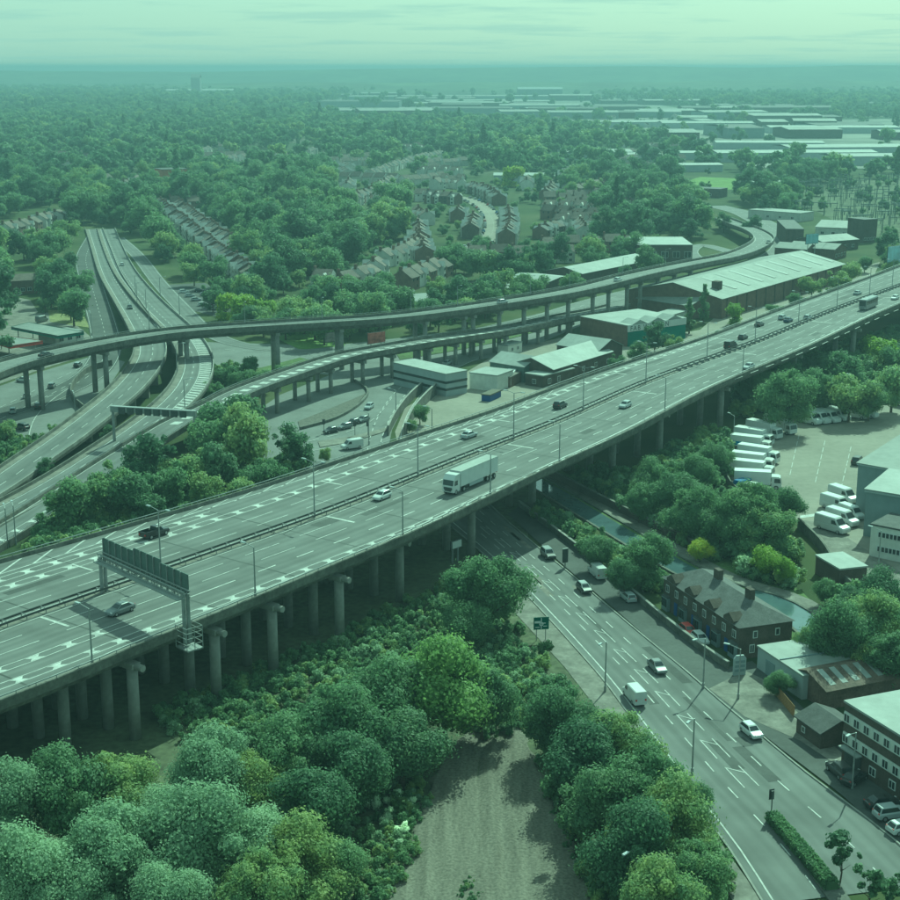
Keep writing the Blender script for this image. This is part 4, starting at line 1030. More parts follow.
building('depot_office', 'white two storey depot office with two dark window bands', (869, 556), (935, 570), 9, 6.2, M_RENDER, M_SLATE, 'flat', extra=do_extra)
building('gatehouse', 'small flat white roofed store above the canal by the depot lane', (816, 556, 3.4), (840, 570, 3.4), 5.5, 3.4, M_BRICKD, M_METROOF, 'flat')
# industrial strip behind the motorway
def fab_extra(T, W, D, h):
    b = MB(); b.box(W + 0.1, D / 2, h - 2.0, 0.3, D, 2.2); sg = b.build('sign_board', M_WHITE, T)
    for k in (0.2, 0.5, 0.8):
        g = MB(); g.loft([[(x, D * k - 4.0, h + 0.05), (x, D * k + 4.0, h + 0.05), (x, D * k, h + 1.6)] for x in (W - 6, W + 0.15)]); fixn(g.build('gable_end', M_METROOF, T))
    c = bpy.data.curves.new('lettering', 'FONT'); c.body = 'FAB WEEDON'; c.size = 2.3; c.extrude = 0.02; c.space_character = 1.3
    tmp = bpy.data.objects.new('lettering_curve', c); lm = bpy.data.meshes.new_from_object(tmp); bpy.data.objects.remove(tmp); lm.materials.clear(); lm.materials.append(M_BLACKM)
    o = bpy.data.objects.new('lettering', lm); COL.objects.link(o); o.parent = sg; o.rotation_euler = (math.pi / 2, 0, math.pi / 2); o.location = (W + 0.27, 1.0, h - 1.7)
    b = MB(); b.box(W + 0.06, D / 2, 0, 0.2, D - 0.4, h - 2.1); b.build('cladding', M_GREENCLAD, T)
building('signed_warehouse', 'brick warehouse with green side wall and white lettered fascia', (580, 337), (627, 347), 27, 7.0, M_BRICK, M_METROOF, 'flat', extra=fab_extra)
building('pitched_workshop', 'pale pitched roof workshop behind the motorway parapet', (553, 385), (612, 366), 15, 4.6, M_BRICKD, M_METROOF, 'gablex', 2.6, wins=[('front', lin(5), 1.4, 1.6, 1.4)])
building('side_workshop', 'steeper pale roofed workshop joined behind the pitched workshop', (598, 368), (622, 362), 16, 5.4, M_BRICKD, M_METROOF, 'gabley', 2.6)
building('dark_gable_shed', 'dark gabled shed at the end of the pitched workshop', (524, 383), (548, 377), 13, 4.8, M_GREENP, M_METROOF, 'gabley', 2.2)
building('site_cabin', 'flat roofed dark cabin with two windows by the motorway', (543, 388), (574, 380), 6.5, 3.4, M_BRICKD, M_METROOF, 'flat', wins=[('front', (0.2, 0.5), 0.8, 1.4, 1.6), ('left', (0.5,), 0.8, 1.4, 1.4)])
def blk_extra(T, W, D, h):
    for z in (1.7, 3.7):
        b = MB(); b.box(W / 2, D / 2, z, W + 0.12, D + 0.12, 0.7); b.build('window_band', M_GLASS, T)
building('white_block', 'pale three level office block beside the industrial yard ramp', (446, 397), (467, 393), 23, 6.4, M_CLADL, M_METROOF, 'flat', extra=blk_extra)
building('retaining_wall_store', 'long low brick store wall along the access road', (510, 388), (580, 352), 2.5, 3.0, M_BRICK, M_PAVE, 'flat')
building('kiosk', 'small white kiosk cabin on the yard access road', (508, 356), (522, 352), 4, 3.2, M_RENDER, M_METROOF, 'flat', wins=[('front', (0.3, 0.7), 1.2, 1.2, 1.2)])
building('container_office', 'white container office on the yard beside the dark gabled shed', (497, 392), (513, 386), 9, 4.6, M_RENDER, M_METROOF, 'flat')
building('glazed_showroom', 'warehouse with bright white roof and glazed front behind the flyover', (637, 262), (692, 262), 34, 8.0, M_BRICKD, M_METROOF, 'flat', wins=[('front', lin(5), 2.0, 3.4, 3.0)])
def long_extra(T, W, D, h):
    for k in range(9):
        p = MB(); x = W * (0.16 + k * 0.1); p.loft([[(x + q, D * 0.10, h + 0.95 + 0.2), (x + q, D * 0.46, h + 4.08 + 0.2)] for q in (0, 2.6)], cap=False, closed=False); p.build('rooflight', M_METROOF, T)
    for k in range(14):
        p = MB(); p.box(W * (k + 0.5) / 14, -0.12, 0.0, 0.6, 0.3, h - 0.4); p.build('buttress', M_BRICKD, T)
    b = MB(); b.box(W * 0.10, D * 0.2, h + 0.4, 3, 3, 4.2); b.build('chimney', M_BRICKD, T)
building('long_warehouse', 'very long brick warehouse with pale ribbed roof behind the motorway', (722, 299, 7.5), (845, 264, 7.5), 40, 7.5, M_BRICK, M_CORR, 'gablex', 4.4, extra=long_extra)
building('warehouse_annex', 'lower pale roofed annex at the left end of the long warehouse', (690, 306, 5), (722, 301, 5), 26, 5.0, M_BRICK, M_CORR, 'gabley', 3.0)
for i, (A, B, D, h, wm, rm, rf, lab) in enumerate([
    ((668, 325), (720, 309), 7, 3.0, M_RENDER, M_METROOF, 'flat', 'row of low pale stores between warehouse and motorway'),
    ((582, 288), (652, 273), 18, 6.0, M_BRICKD, M_METROOF, 'gablex', 'long pale roofed shed directly behind the curved flyover'),
    ((492, 301), (528, 297), 20, 4.6, M_BRICKD, M_CORR, 'gablex', 'grey pitched roof works left of the striped roof works'),
    ((538, 300), (582, 291), 20, 5.5, M_BRICKD, M_METROOF, 'gabley', 'striped pale gabled works behind the flyover'),
    ((405, 313), (432, 311), 12, 4.0, M_BRICK, M_METROOF, 'gablex', 'small white roofed works just above the flyover'),
    ((803, 247), (793, 237), 9, 9.0, M_BRICKD, M_SLATE, 'flat', 'long dark three storey block beside the far bend'),
    ((863, 243), (876, 242), 12, 12.0, M_BRICKD, M_SLATE, 'flat', 'square dark brick tower near the sub-station'),
    ((822, 252), (858, 249), 18, 5.0, M_BRICKD, M_CORR, 'gablex', 'flat pitched dark works right of the billboard'),
    ((806, 260), (816, 257), 16, 5.0, M_BRICK, M_CORR, 'gabley', 'leftmost of three small gabled sheds behind the long warehouse'),
    ((820, 259), (830, 256), 16, 5.0, M_BRICK, M_CORR, 'gabley', 'middle of three small gabled sheds behind the long warehouse'),
    ((834, 260), (846, 257), 16, 5.0, M_BRICK, M_CORR, 'gabley', 'rightmost of three small gabled sheds behind the long warehouse'),
    ((815, 236), (862, 238), 40, 5.0, M_RENDER, M_CORR, 'gablex', 'wide pale roofed depot below the sub-station'),
    ((748, 218), (800, 222), 16, 5.0, M_RENDER, M_CORR, 'flat', 'pale station building along the far road'),
    ((735, 188), (770, 190), 30, 5.0, M_RENDER, M_METROOF, 'flat', 'white roofed pavilion beside the playing field'),
    ((655, 195), (720, 198), 14, 6.0, M_BRICKD, M_SLATE, 'flat', 'dark long low building in front of the playing field'),
    ((163, 190), (188, 189), 18, 15.0, M_ORANGE, M_SLATE, 'flat', 'square red brick block of flats rising from the woods at left'),
    ((12, 295), (41, 293), 10, 5.6, M_BRICK, M_TILE, 'gablex', 'brick house with white windows near the filling station'),
    ((-22, 292), (11, 291), 9, 5.6, M_RENDER, M_TILE, 'gablex', 'white rendered house at the left edge above the cul-de-sac'),
]):
    building('works_building' if 'house' not in lab else 'house', lab, A, B, D, h, wm, rm, rf, 2.0, wins=[('front', lin(4, 0.15, 0.85), 1.2, 1.8, 1.5)] if h > 4.5 else ())
# filling station canopies
def canopy(label, px, z, red=False):
    P_ = [S(a, b, z) for a, b in px]; c = sum(P_) / 4; T = thing('canopy', label, 'canopy', (c[0], c[1], 0))
    mb = MB(); mb.prism([(p[0] - c[0], p[1] - c[1]) for p in P_], z - 0.5, z); mb.build('roof', M_CORR, T)
    f = MB()
    for i in range(4):
        a, b = P_[i - 1] - c, P_[i] - c; f.add([(a[0], a[1], z - 0.9), (b[0], b[1], z - 0.9), (b[0], b[1], z + 0.12), (a[0], a[1], z + 0.12)], [(0, 1, 2, 3)])
    f.build('fascia', M_REDP if red else M_GREENCLAD, T)
    for i in range(4):
        q = (P_[i] - c) * 0.8; mb = MB(); mb.tube((q[0], q[1], 0), (q[0], q[1], z - 0.5), 0.18); mb.build('post', M_STEEL, T)
    FOOT.extend([(p[0], p[1], 9) for p in P_] + [(c[0], c[1], 12)])
canopy('green edged flat canopy of the filling station by the left junction', ((11, 327), (29, 322.5), (84, 332), (58, 336)), 5.0)
canopy('red edged pale canopy at the left edge in front of the green canopy', ((-40, 331), (0, 335), (43, 341), (10, 346)), 4.6, True)
building('filling_shop', 'small white shop under the green edged canopy', (56, 345), (84, 340), 9, 3.2, M_RENDER, M_CORR, 'flat', wins=[('front', lin(3, 0.2, 0.8), 0.8, 2.0, 1.6)])

# terraced and semi-detached houses in rows
def house_proto(name, W, D, h, rh, wallm, roofm, bay, label):
    T = thing(name, label, 'house'); w = MB(); w.loft([[(x, y, z) for y, z in [(-D / 2, 0), (D / 2, 0), (D / 2, h), (0, h + rh), (-D / 2, h)]] for x in (-W / 2, W / 2)]); fixn(w.build('wall', wallm, T))
    r = MB(); t = 0.18
    r.loft([[(x, -D / 2 - 0.3, h - 0.2), (x, 0, h + rh), (x, D / 2 + 0.3, h - 0.2), (x, D / 2 + 0.3, h - 0.2 + t), (x, 0, h + rh + t), (x, -D / 2 - 0.3, h - 0.2 + t)] for x in (-W / 2 - 0.02, W / 2 + 0.02)]); ro = fixn(r.build('roof', roofm, T))
    c = MB(); c.box(-W / 2 + 0.3, 0.3, h + rh - 1.0, 0.9, 1.3, 2.2); c.build('chimney', M_BRICK, ro)
    if bay:
        for sg in (-1, 1):
            b = MB(); b.loft([[(W * 0.22 - 1.3, y, 0), (W * 0.22 + 1.3, y, 0), (W * 0.22 + 1.3, y, h), (W * 0.22, y, h + 1.9), (W * 0.22 - 1.3, y, h)] for y in sorted((sg * D * 0.28, sg * (D / 2 + 1.1)))]); fixn(b.build('gable_bay', M_RENDER, T))
    for sg in (-1, 1):
        y = sg * (D / 2 + (1.14 if bay else 0.02))
        add_window(T, W * 0.22, y, 0.8, 1.7, 1.4, panes=False); add_window(T, W * 0.22, y, 3.4, 1.7, 1.3, panes=False); add_window(T, -W * 0.22, sg * (D / 2 + 0.02), 3.4, 1.2, 1.3, panes=False)
    return T
HP = [house_proto('terraced_house', 6.4, 9, 5.4, 2.6, M_BRICK, M_SLATE, True, 'x'), house_proto('terraced_house', 6.4, 9, 5.4, 2.6, M_BRICKD, M_TILE, False, 'x'),
      house_proto('house', 8.5, 9, 5.2, 2.8, M_RENDER, M_TILE, True, 'x'), house_proto('house', 8.5, 9, 5.0, 3.0, M_BRICK, M_TILE, False, 'x')]
used = [False] * 4
HREQ = []
def put_house(k, x, y, rz, label, group):
    HREQ.append((k, x, y, rz, label, group, random.uniform(0.88, 1.12), random.uniform(0.94, 1.06))); FOOT.append((x, y, 7.0))
    if y > 640: FOOT.extend([(x, y - 15, 8.5), (x, y - 30, 7.5)])
def build_houses(n_max):
    """the nearest houses stand one by one; the far ones beyond them read as one mass"""
    HREQ.sort(key=lambda h: h[2]); far_w, far_r = MB(), MB()
    for i, (k, x, y, rz, label, group, vz, vy) in enumerate(HREQ):
        if i < n_max:
            if not used[k]:
                used[k] = True; T = HP[k]; T.location = (x, y, 0); T.rotation_euler = (0, 0, rz); tag(T, label, 'house', group)
            else: T = clone(HP[k], (x, y, 0), rz, label, group)
            T.scale = (1, vy, vz)
        else:
            M_ = Matrix.Translation((x, y, 0)) @ Matrix.Rotation(rz, 4, 'Z') @ Matrix.Diagonal((1, vy, vz, 1))
            for ch in HP[k].children:
                nm = ch.name.split('.')[0]
                if nm in ('wall', 'gable_bay', 'roof'): (far_r if nm == 'roof' else far_w).add([M_ @ v.co for v in ch.data.vertices], [tuple(p.vertices) for p in ch.data.polygons])
    if far_w.v:
        T = thing('distant_houses', 'scattered far houses showing as pale specks among the distant treetops', 'houses'); stuff(T)
        stuff(far_w.build('walls', M_RENDER, T)); stuff(far_r.build('roofs', M_TILE, T))
def ordn(n): return f'{n}{"th" if 10 <= n % 100 <= 20 else {1: "st", 2: "nd", 3: "rd"}.get(n % 10, "th")}'
def row(px, ks, label, step=1.0, off=0.0, ends=True):
    p = Path(SS(px)); d = 4.0; g = label; i = 0
    while d < p.len - 3:
        k = ks[i % len(ks)]; w = (6.4 if k < 2 else 9.6) * step; q = p.at(d + w / 2, off + (random.uniform(-1.2, 1.2) if k >= 2 else 0)); put_house(k, q[0], q[1], p.ang(d + w / 2), f'{label}, {ordn(i + 1)} along it', g); d += w; i += 1
        if i % 7 == 6: d += 5.5
        elif k >= 2: d += random.uniform(0.5, 2.5)
row([(160, 212), (178, 225), (205, 248), (236, 272), (256, 287)], (0, 0, 0, 1), 'gabled house in the long terrace right of the main road')
row([(178, 212), (205, 232), (240, 258)], (1, 1, 0), 'house in the back terrace behind the main road terrace', 1.0)
row([(308, 288), (330, 290), (352, 287), (372, 281), (382, 272)], (2, 3), 'detached house in the short street above the flyover')
row([(378, 268), (398, 262), (414, 254), (420, 243)], (2, 2), 'white house in the curving row above the flyover')
row([(425, 262), (420, 245), (418, 230)], (0, 3), 'house in the row left of the curved street')
row([(506, 246), (510, 232), (508, 218)], (0, 0, 1), 'house in the terrace outside the curved street')
row([(500, 206), (486, 197), (470, 192)], (0, 1), 'house in the upper terrace of the curved street')
row([(470, 240), (474, 226)], (1, 0), 'house in the terrace inside the curved street bend')
row([(430, 190), (448, 188), (462, 189)], (2, 2), 'white house in the row closing the curved street')
row([(395, 292), (420, 284), (440, 276)], (3, 2), 'house in the row below the white houses')
row([(340, 212), (365, 200), (390, 186)], (3, 2), 'house in the slope row among trees', 1.25)
row([(370, 180), (400, 168), (440, 158)], (2, 3), 'house in the upper row among trees', 1.3)
row([(205, 168), (235, 163), (268, 160)], (2, 2), 'white house in the far row among left woods', 1.2)
row([(545, 200), (560, 185), (570, 175)], (3, 2), 'house in the far row beside the poplar', 1.3)
row([(0, 240), (28, 232), (58, 222)], (2, 3), 'house in the row at the far left edge', 1.2)
row([(255, 168), (285, 160), (315, 154)], (2, 3), 'pale house in the row behind the brick block', 1.2)
row([(100, 200), (140, 186)], (3, 2), 'house in the row left of the brick block', 1.2)
r_ = np.random.default_rng(5)
def free(x, y, d=9.0): return all((x - a) ** 2 + (y - b) ** 2 > d * d for a, b, c in FOOT[-4000:])
def short_rows(n, x0, x1, y0, y1, phrase, nh=(4, 7)):
    c = 0
    for t in range(n * 6):
        if c >= n: break
        a = S(r_.uniform(x0, x1), r_.uniform(y0, y1)); h = r_.choice((-0.5, 0.2, 0.9, 1.6)) + r_.uniform(-0.2, 0.2); m = int(r_.integers(*nh)); ks = ((0, 0, 1), (2, 3), (2, 2), (3, 3))[int(r_.integers(0, 4))]
        w = 6.4 if ks[0] < 2 else 10.5; pts = [(a[0] + math.cos(h) * w * i, a[1] + math.sin(h) * w * i) for i in range(m)]
        if any(np.min(np.hypot(g_[0].p[:, 0] - x, g_[0].p[:, 1] - y)) < 15 for g_ in GROADS for x, y in pts) or not all(free(x, y) for x, y in pts): continue
        c += 1
        for i, (x, y) in enumerate(pts): put_house(ks[i % len(ks)], x, y, h, f'{ordn(i + 1)} house of the {ordn(c)} short row {phrase}', 'houses ' + phrase)
short_rows(24, 405, 585, 185, 268, 'among gardens around the curved street')
short_rows(7, 330, 430, 160, 215, 'on the slope left of the curved street')
short_rows(6, 0, 150, 160, 225, 'in the left woods')
short_rows(6, 190, 330, 140, 165, 'far back in the left woods', (3, 5))
short_rows(9, 320, 440, 140, 200, 'on the upper slope')
short_rows(8, 580, 690, 150, 225, 'near the playing field', (3, 6))
short_rows(8, 0, 200, 125, 170, 'in the far left woods', (3, 6))
for i in range(46):
    x, y = r_.uniform(20, 700), r_.uniform(118, 165)
    q = S(x, y); put_house(2 if i % 3 else 3, q[0], q[1], r_.uniform(0, 3.1), 'distant house showing as a pale speck among the treetops', 'distant houses among the trees')
build_houses(290)
# distant sheds
def shed(px, py, W, D, h, rz, label, group, rm=M_METROOF, wm=M_CLADL):
    q = S(px, py); T = thing('distant_shed', label, 'shed', (q[0], q[1], 0), rz, group)
    w = MB(); w.box(0, D / 2, 0, W, D, h); w.build('wall', wm, T); r = roof_mesh(W, D, h, 'gablex', h * 0.18); r.v = [(a - W / 2, b, c) for a, b, c in r.v]; fixn(r.build('roof', rm, T))
    for i in range(-2, 3):
        for j in range(0, 3): FOOT.append((q[0] + i * W / 4, q[1] + j * D / 2, 0.3 * W))
for px, py, W, D, h, lab in ((798, 162, 160, 40, 9, 'long white roofed shed in the right distance'), (850, 156, 130, 60, 9, 'broad white shed near the right edge far off'), (880, 166, 90, 40, 9, 'nearer white shed at the right edge in the distance'),
                             (770, 150, 120, 40, 8, 'dark walled long shed beyond the white sheds'), (700, 160, 50, 30, 7, 'small white roofed hall among trees in the right distance'), (598, 160, 70, 50, 8, 'pale gabled hall half hidden among distant trees'),
                             (720, 130, 170, 60, 10, 'very long pale factory in the centre right distance'), (640, 128, 120, 60, 9, 'long pale factory left of the very long factory'), (835, 134, 180, 60, 9, 'long grey warehouse below the distant motorway'),
                             (640, 162, 40, 30, 7, 'small pale triangular roofed hall in the distance'), (525, 183, 50, 30, 6, 'low pale hall beside the lime tree'), (690, 172, 60, 25, 6, 'low pale hall left of the playing field')):
    shed(px, py, W, D, h, r_.uniform(-0.15, 0.15), lab, None)
for i in range(60):
    x = r_.uniform(320, 680) if i < 38 else r_.uniform(680, 920); y = r_.uniform(97, 120) if i < 38 else r_.uniform(104, 142)
    q = S(x, y); shed(x, y, r_.uniform(0.02, 0.06) * q[1] * (0.6 if y > 120 else 1), r_.uniform(50, 130), r_.uniform(8, 15), r_.uniform(-0.2, 0.2), 'distant pale industrial shed on the plain below the horizon', 'distant industrial sheds', random.choice([M_CORR, M_CORR, M_SLATE]), random.choice([M_CLAD, M_BRICKD, M_BRICKD]))
shed(540, 99, 130, 60, 28, 0, 'big dark block shaped works building just below the horizon', None, M_CLAD, M_CLAD)
shed(200, 98, 200, 80, 22, 0.1, 'long pale complex far off above the left woods', None)
shed(196, 99, 26, 30, 60, 0, 'pale tower beside the long complex above the left woods', None)
# sub-station frames
fr = thing('switchgear_frame', 'grey steel portal frame in the electricity sub-station', 'steel frame', (0, 0, 0), 0, 'sub-station frames')
for x in (-4, 4):
    f_ = MB(); f_.tube((x, 0, 0), (x, 0, 9), 0.22, 0.16, 5); f_.build('post', M_GREENP, fr)
f_ = MB(); f_.box(0, 0, 7.6, 9.0, 0.5, 0.4); f_.tube((0, 0, 7.6), (0, 0, 5.2), 0.3, 0.3, 6); f_.build('beam', M_GREENP, fr)
fq = [(r_.uniform(790, 915), r_.uniform(182, 238)) for _ in range(110)]
for i, (x, y) in enumerate(fq):
    if y > 205 + (x - 790) * 0.3 + 10: y = 190
    q = S(x, y)
    if i == 0: fr.location = q
    else: clone(fr, q, r_.uniform(-0.3, 0.3), fr['label'], fr['group'])
plot('substation_gravel', [(780, 195), (850, 180), (960, 176), (960, 246), (880, 244), (825, 216)], M_SCRUB, 0.06)
plot('far_yard', [(310, 113), (340, 99), (470, 94), (600, 96), (690, 110), (760, 121), (960, 118), (960, 170), (760, 168), (700, 150), (620, 134), (480, 123), (390, 123)], mat('far_yard', (0.19, 0.19, 0.165), 0.9, 0.5, 0.004, 'Object', var2=0.3, scale2=0.02), 0.5)
# ================================================================== WOODS AND UNDERGROWTH
FT = np.array(FOOT)
def clear(X, Y):
    k = np.ones(X.shape, bool)
    for x, y, rr in FT: k &= np.hypot(X - x, Y - y) > rr
    return k
k_ = clear(X1, Y1); X1, Y1 = X1[k_], Y1[k_]
k_ = clear(X2, Y2); X2, Y2 = X2[k_], Y2[k_]
# the trees of the scatter that show largest stand as trees of their own; each belongs to a named stand
n_ind = 300 - sum(1 for o in COL.objects if o.get('category') == 'tree')
PXs, PYs = toimg(X1, Y1, 6.0)
inview = (PXs > -5) & (PXs < 905)
order = np.argsort(np.where(inview, Y1, 1e9))[:max(0, n_ind)]
isind = np.zeros(X1.size, bool); isind[order] = True
LM = [(0, 'above the cul-de-sac at far left'), (70, 'left of the slip road'), (135, 'beside the main road'), (190, 'behind the small car park'), (245, 'behind the yellow-green trees'), (300, 'behind the blue container'), (350, 'behind the short street of houses'), (400, 'behind the white houses'),
      (450, 'below the curved street'), (500, 'right of the curved street bend'), (550, 'behind the striped works'), (600, 'left of the glazed showroom'), (650, 'behind the glazed showroom'), (700, 'inside the far bend'), (760, 'beyond the far bend'), (810, 'near the dark tower'), (860, 'below the sub-station')]
def stand(px, Y, sc, dark):
    w = [t for a, t in LM if px >= a or a == 0][-1]
    d = 'front' if Y < 560 else 'second' if Y < 640 else 'third' if Y < 720 else 'fourth' if Y < 800 else 'rearmost'
    return f"{'large' if sc > 1.05 else 'middling' if sc > 0.82 else 'small'} {'dark' if dark else 'mid'} green tree in the {d} belt {w}"
for i in order:
    dk, sc = random.random() > 0.72, random.uniform(0.6, 1.25)
    lab = stand(PXs[i], Y1[i], sc, dk); plant('middark' if dk else 'mid', X1[i], Y1[i], 0, sc, lab, group=lab.replace(' tree ', ' trees '))
X1, Y1 = X1[~isind], Y1[~isind]

def mass(name, label, cat, pts, srcs, mats=None):
    """one mass of foliage: points carrying copies of the crowns that stand elsewhere as single trees"""
    x, y, sc, kd = (np.concatenate([np.asarray(p[i], float) for p in pts]) for i in range(4))
    me = bpy.data.meshes.new(name); me.from_pydata(np.stack([x, y, np.zeros_like(x)], 1).tolist(), [], [])
    a = me.attributes.new('size', 'FLOAT', 'POINT'); a.data.foreach_set('value', sc.astype(np.float32))
    a = me.attributes.new('sort', 'INT', 'POINT'); a.data.foreach_set('value', kd.astype(np.int32))
    a = me.attributes.new('turn', 'FLOAT', 'POINT'); a.data.foreach_set('value', rng.uniform(0, 6.28, x.size).astype(np.float32))
    o = bpy.data.objects.new(name, me); COL.objects.link(o); o['kind'] = 'stuff'; o['label'] = label; o['category'] = cat
    ng = bpy.data.node_groups.new(name, 'GeometryNodeTree')
    ng.interface.new_socket('Geometry', in_out='INPUT', socket_type='NodeSocketGeometry'); ng.interface.new_socket('Geometry', in_out='OUTPUT', socket_type='NodeSocketGeometry')
    N, L = ng.nodes, ng.links; gi = N.new('NodeGroupInput'); go = N.new('NodeGroupOutput'); jn = N.new('GeometryNodeJoinGeometry')
    def attr(nm, t):
        n = N.new('GeometryNodeInputNamedAttribute'); n.data_type = t; n.inputs['Name'].default_value = nm; return n
    sz, so, tu = attr('size', 'FLOAT'), attr('sort', 'INT'), attr('turn', 'FLOAT')
    rot = N.new('ShaderNodeCombineXYZ'); L.new(tu.outputs['Attribute'], rot.inputs['Z'])
    for i, src in enumerate(srcs):
        cp = N.new('FunctionNodeCompare'); cp.data_type = 'INT'; cp.operation = 'EQUAL'; cp.inputs[3].default_value = i
        L.new(so.outputs['Attribute'], cp.inputs[2])
        oi = N.new('GeometryNodeObjectInfo'); oi.transform_space = 'ORIGINAL'; oi.inputs['Object'].default_value = src; oi.inputs['As Instance'].default_value = True
        ip = N.new('GeometryNodeInstanceOnPoints')
        L.new(gi.outputs[0], ip.inputs['Points']); L.new(cp.outputs[0], ip.inputs['Selection']); L.new(oi.outputs['Geometry'], ip.inputs['Instance'])
        L.new(rot.outputs[0], ip.inputs['Rotation']); L.new(sz.outputs['Attribute'], ip.inputs['Scale']); L.new(ip.outputs[0], jn.inputs[0])
    L.new(jn.outputs[0], go.inputs[0]); md = o.modifiers.new('spread', 'NODES'); md.node_group = ng
    return o
def src(key, n):
    """the crown of a tree that stands in the scene; stands one if none does yet"""
    out = []
    for i in range(n):
        if (key, i) not in FIRST:
            if not len(X2s): raise RuntimeError('no spot')
            x, y = X2s.pop(); cr, tk, Rr, Ht = KIND[key]
            T = thing('broadleaf_tree' if 'shrub' not in key else 'shrub', 'leafy tree far back in the woods below the horizon', 'tree', (x, y, 0), 0, 'Far woodland trees')
            t = bpy.data.objects.new('trunk', tk); COL.objects.link(t); t.parent = T
            c = bpy.data.objects.new('crown', cr[i]); COL.objects.link(c); c.parent = T; FIRST[(key, i)] = c
        out.append(FIRST[(key, i)])
    return out
X2s = [(X2[i], Y2[i]) for i in np.argsort(Y2)[:20]]; X2, Y2 = np.delete(X2, np.argsort(Y2)[:20]), np.delete(Y2, np.argsort(Y2)[:20])
mid, midd, lo, lod, tl = src('mid', 4), src('middark', 2), src('lo', 3), src('lodark', 2), src('tall', 2)
SR = mid + midd + lo + lod + tl                      # 0-3 mid, 4-5 dark mid, 6-8 far, 9-10 far dark, 11-12 tall
rg = np.random.default_rng(21)
def pick(n, opts, w): return rg.choice(opts, n, p=np.array(w) / sum(w))
K1 = allowed(X1, Y1)
p1_ = (X1, Y1, np.where(K1 < 0.5, rg.uniform(0.3, 0.62, X1.size), rg.choice([0.6, 0.85, 1.1, 1.5], X1.size) * rg.uniform(0.85, 1.2, X1.size)), pick(X1.size, [0, 1, 2, 3, 4, 5, 11], [2, 2, 2, 2, 1.6, 1.6, 0.25]))
p2_ = (X2, Y2, rg.choice([0.6, 0.9, 1.2, 1.75], X2.size) * rg.uniform(0.85, 1.15, X2.size), pick(X2.size, [6, 7, 8, 9, 10, 11], [2, 2, 2, 1.7, 1.7, 0.2]))
p3_ = (X3, Y3, rg.uniform(1.2, 2.6, X3.size), pick(X3.size, [6, 7, 8, 9, 10], [2, 2, 2, 1.5, 1.5]))
mass('woodland', 'continuous leafy woodland covering the land behind the flyovers to the horizon', 'woodland', [p1_, p2_, p3_], SR)

# scrub: low bushes nobody could count
def fill(poly, step, seed, zones=True):
    P_ = SS(poly); x0, y0, x1, y1 = P_[:, 0].min(), P_[:, 1].min(), P_[:, 0].max(), P_[:, 1].max(); r = np.random.default_rng(seed)
    gx, gy = np.meshgrid(np.arange(x0, x1, step), np.arange(y0, y1, step)); X, Y = gx.ravel() + r.uniform(-.5, .5, gx.size) * step, gy.ravel() + r.uniform(-.5, .5, gx.size) * step
    s = inpoly(X, Y, [tuple(p[:2]) for p in P_]); X, Y = X[s], Y[s]
    for p in (AV, CN):
        q = p.p
        for i in range(len(q)): 
            d = np.hypot(X - q[i, 0], Y - q[i, 1]) > (13 if p is AV else 7.5); X, Y = X[d], Y[d]
    k = clear(X, Y) if len(X) else np.zeros(0, bool); X, Y = X[k], Y[k]; return X, Y
for i in range(2):
    if ('shrub', i) not in FIRST:
        q = S((545, 395)[i], (655, 815)[i]); T = plant('shrub', q[0], q[1], 0, 1.0, ('low green bush on the verge right of the dark green road sign', 'low green bush left of the dirt track')[i], 'shrub', name='shrub')
        T.children[1].data = KIND['shrub'][0][i]; FIRST[('shrub', i)] = T.children[1]
q = S(500, 700); T = plant('shrubpale', q[0], q[1], 0, 1.0, 'pale bush at the head of the dirt track', 'shrub', name='shrub')
clump('flower', [(372, 800, 10), (392, 795, 11), (408, 805, 11), (385, 815, 10), (402, 826, 9), (395, 845, 9)], 'of the white flowering bushes left of the dirt track', 'white flowering bushes', name='flowering_shrub', cat='shrub')
SH = [FIRST[('shrub', 0)], FIRST[('shrub', 1)], FIRST[('shrubpale', 0)]]
parts = []
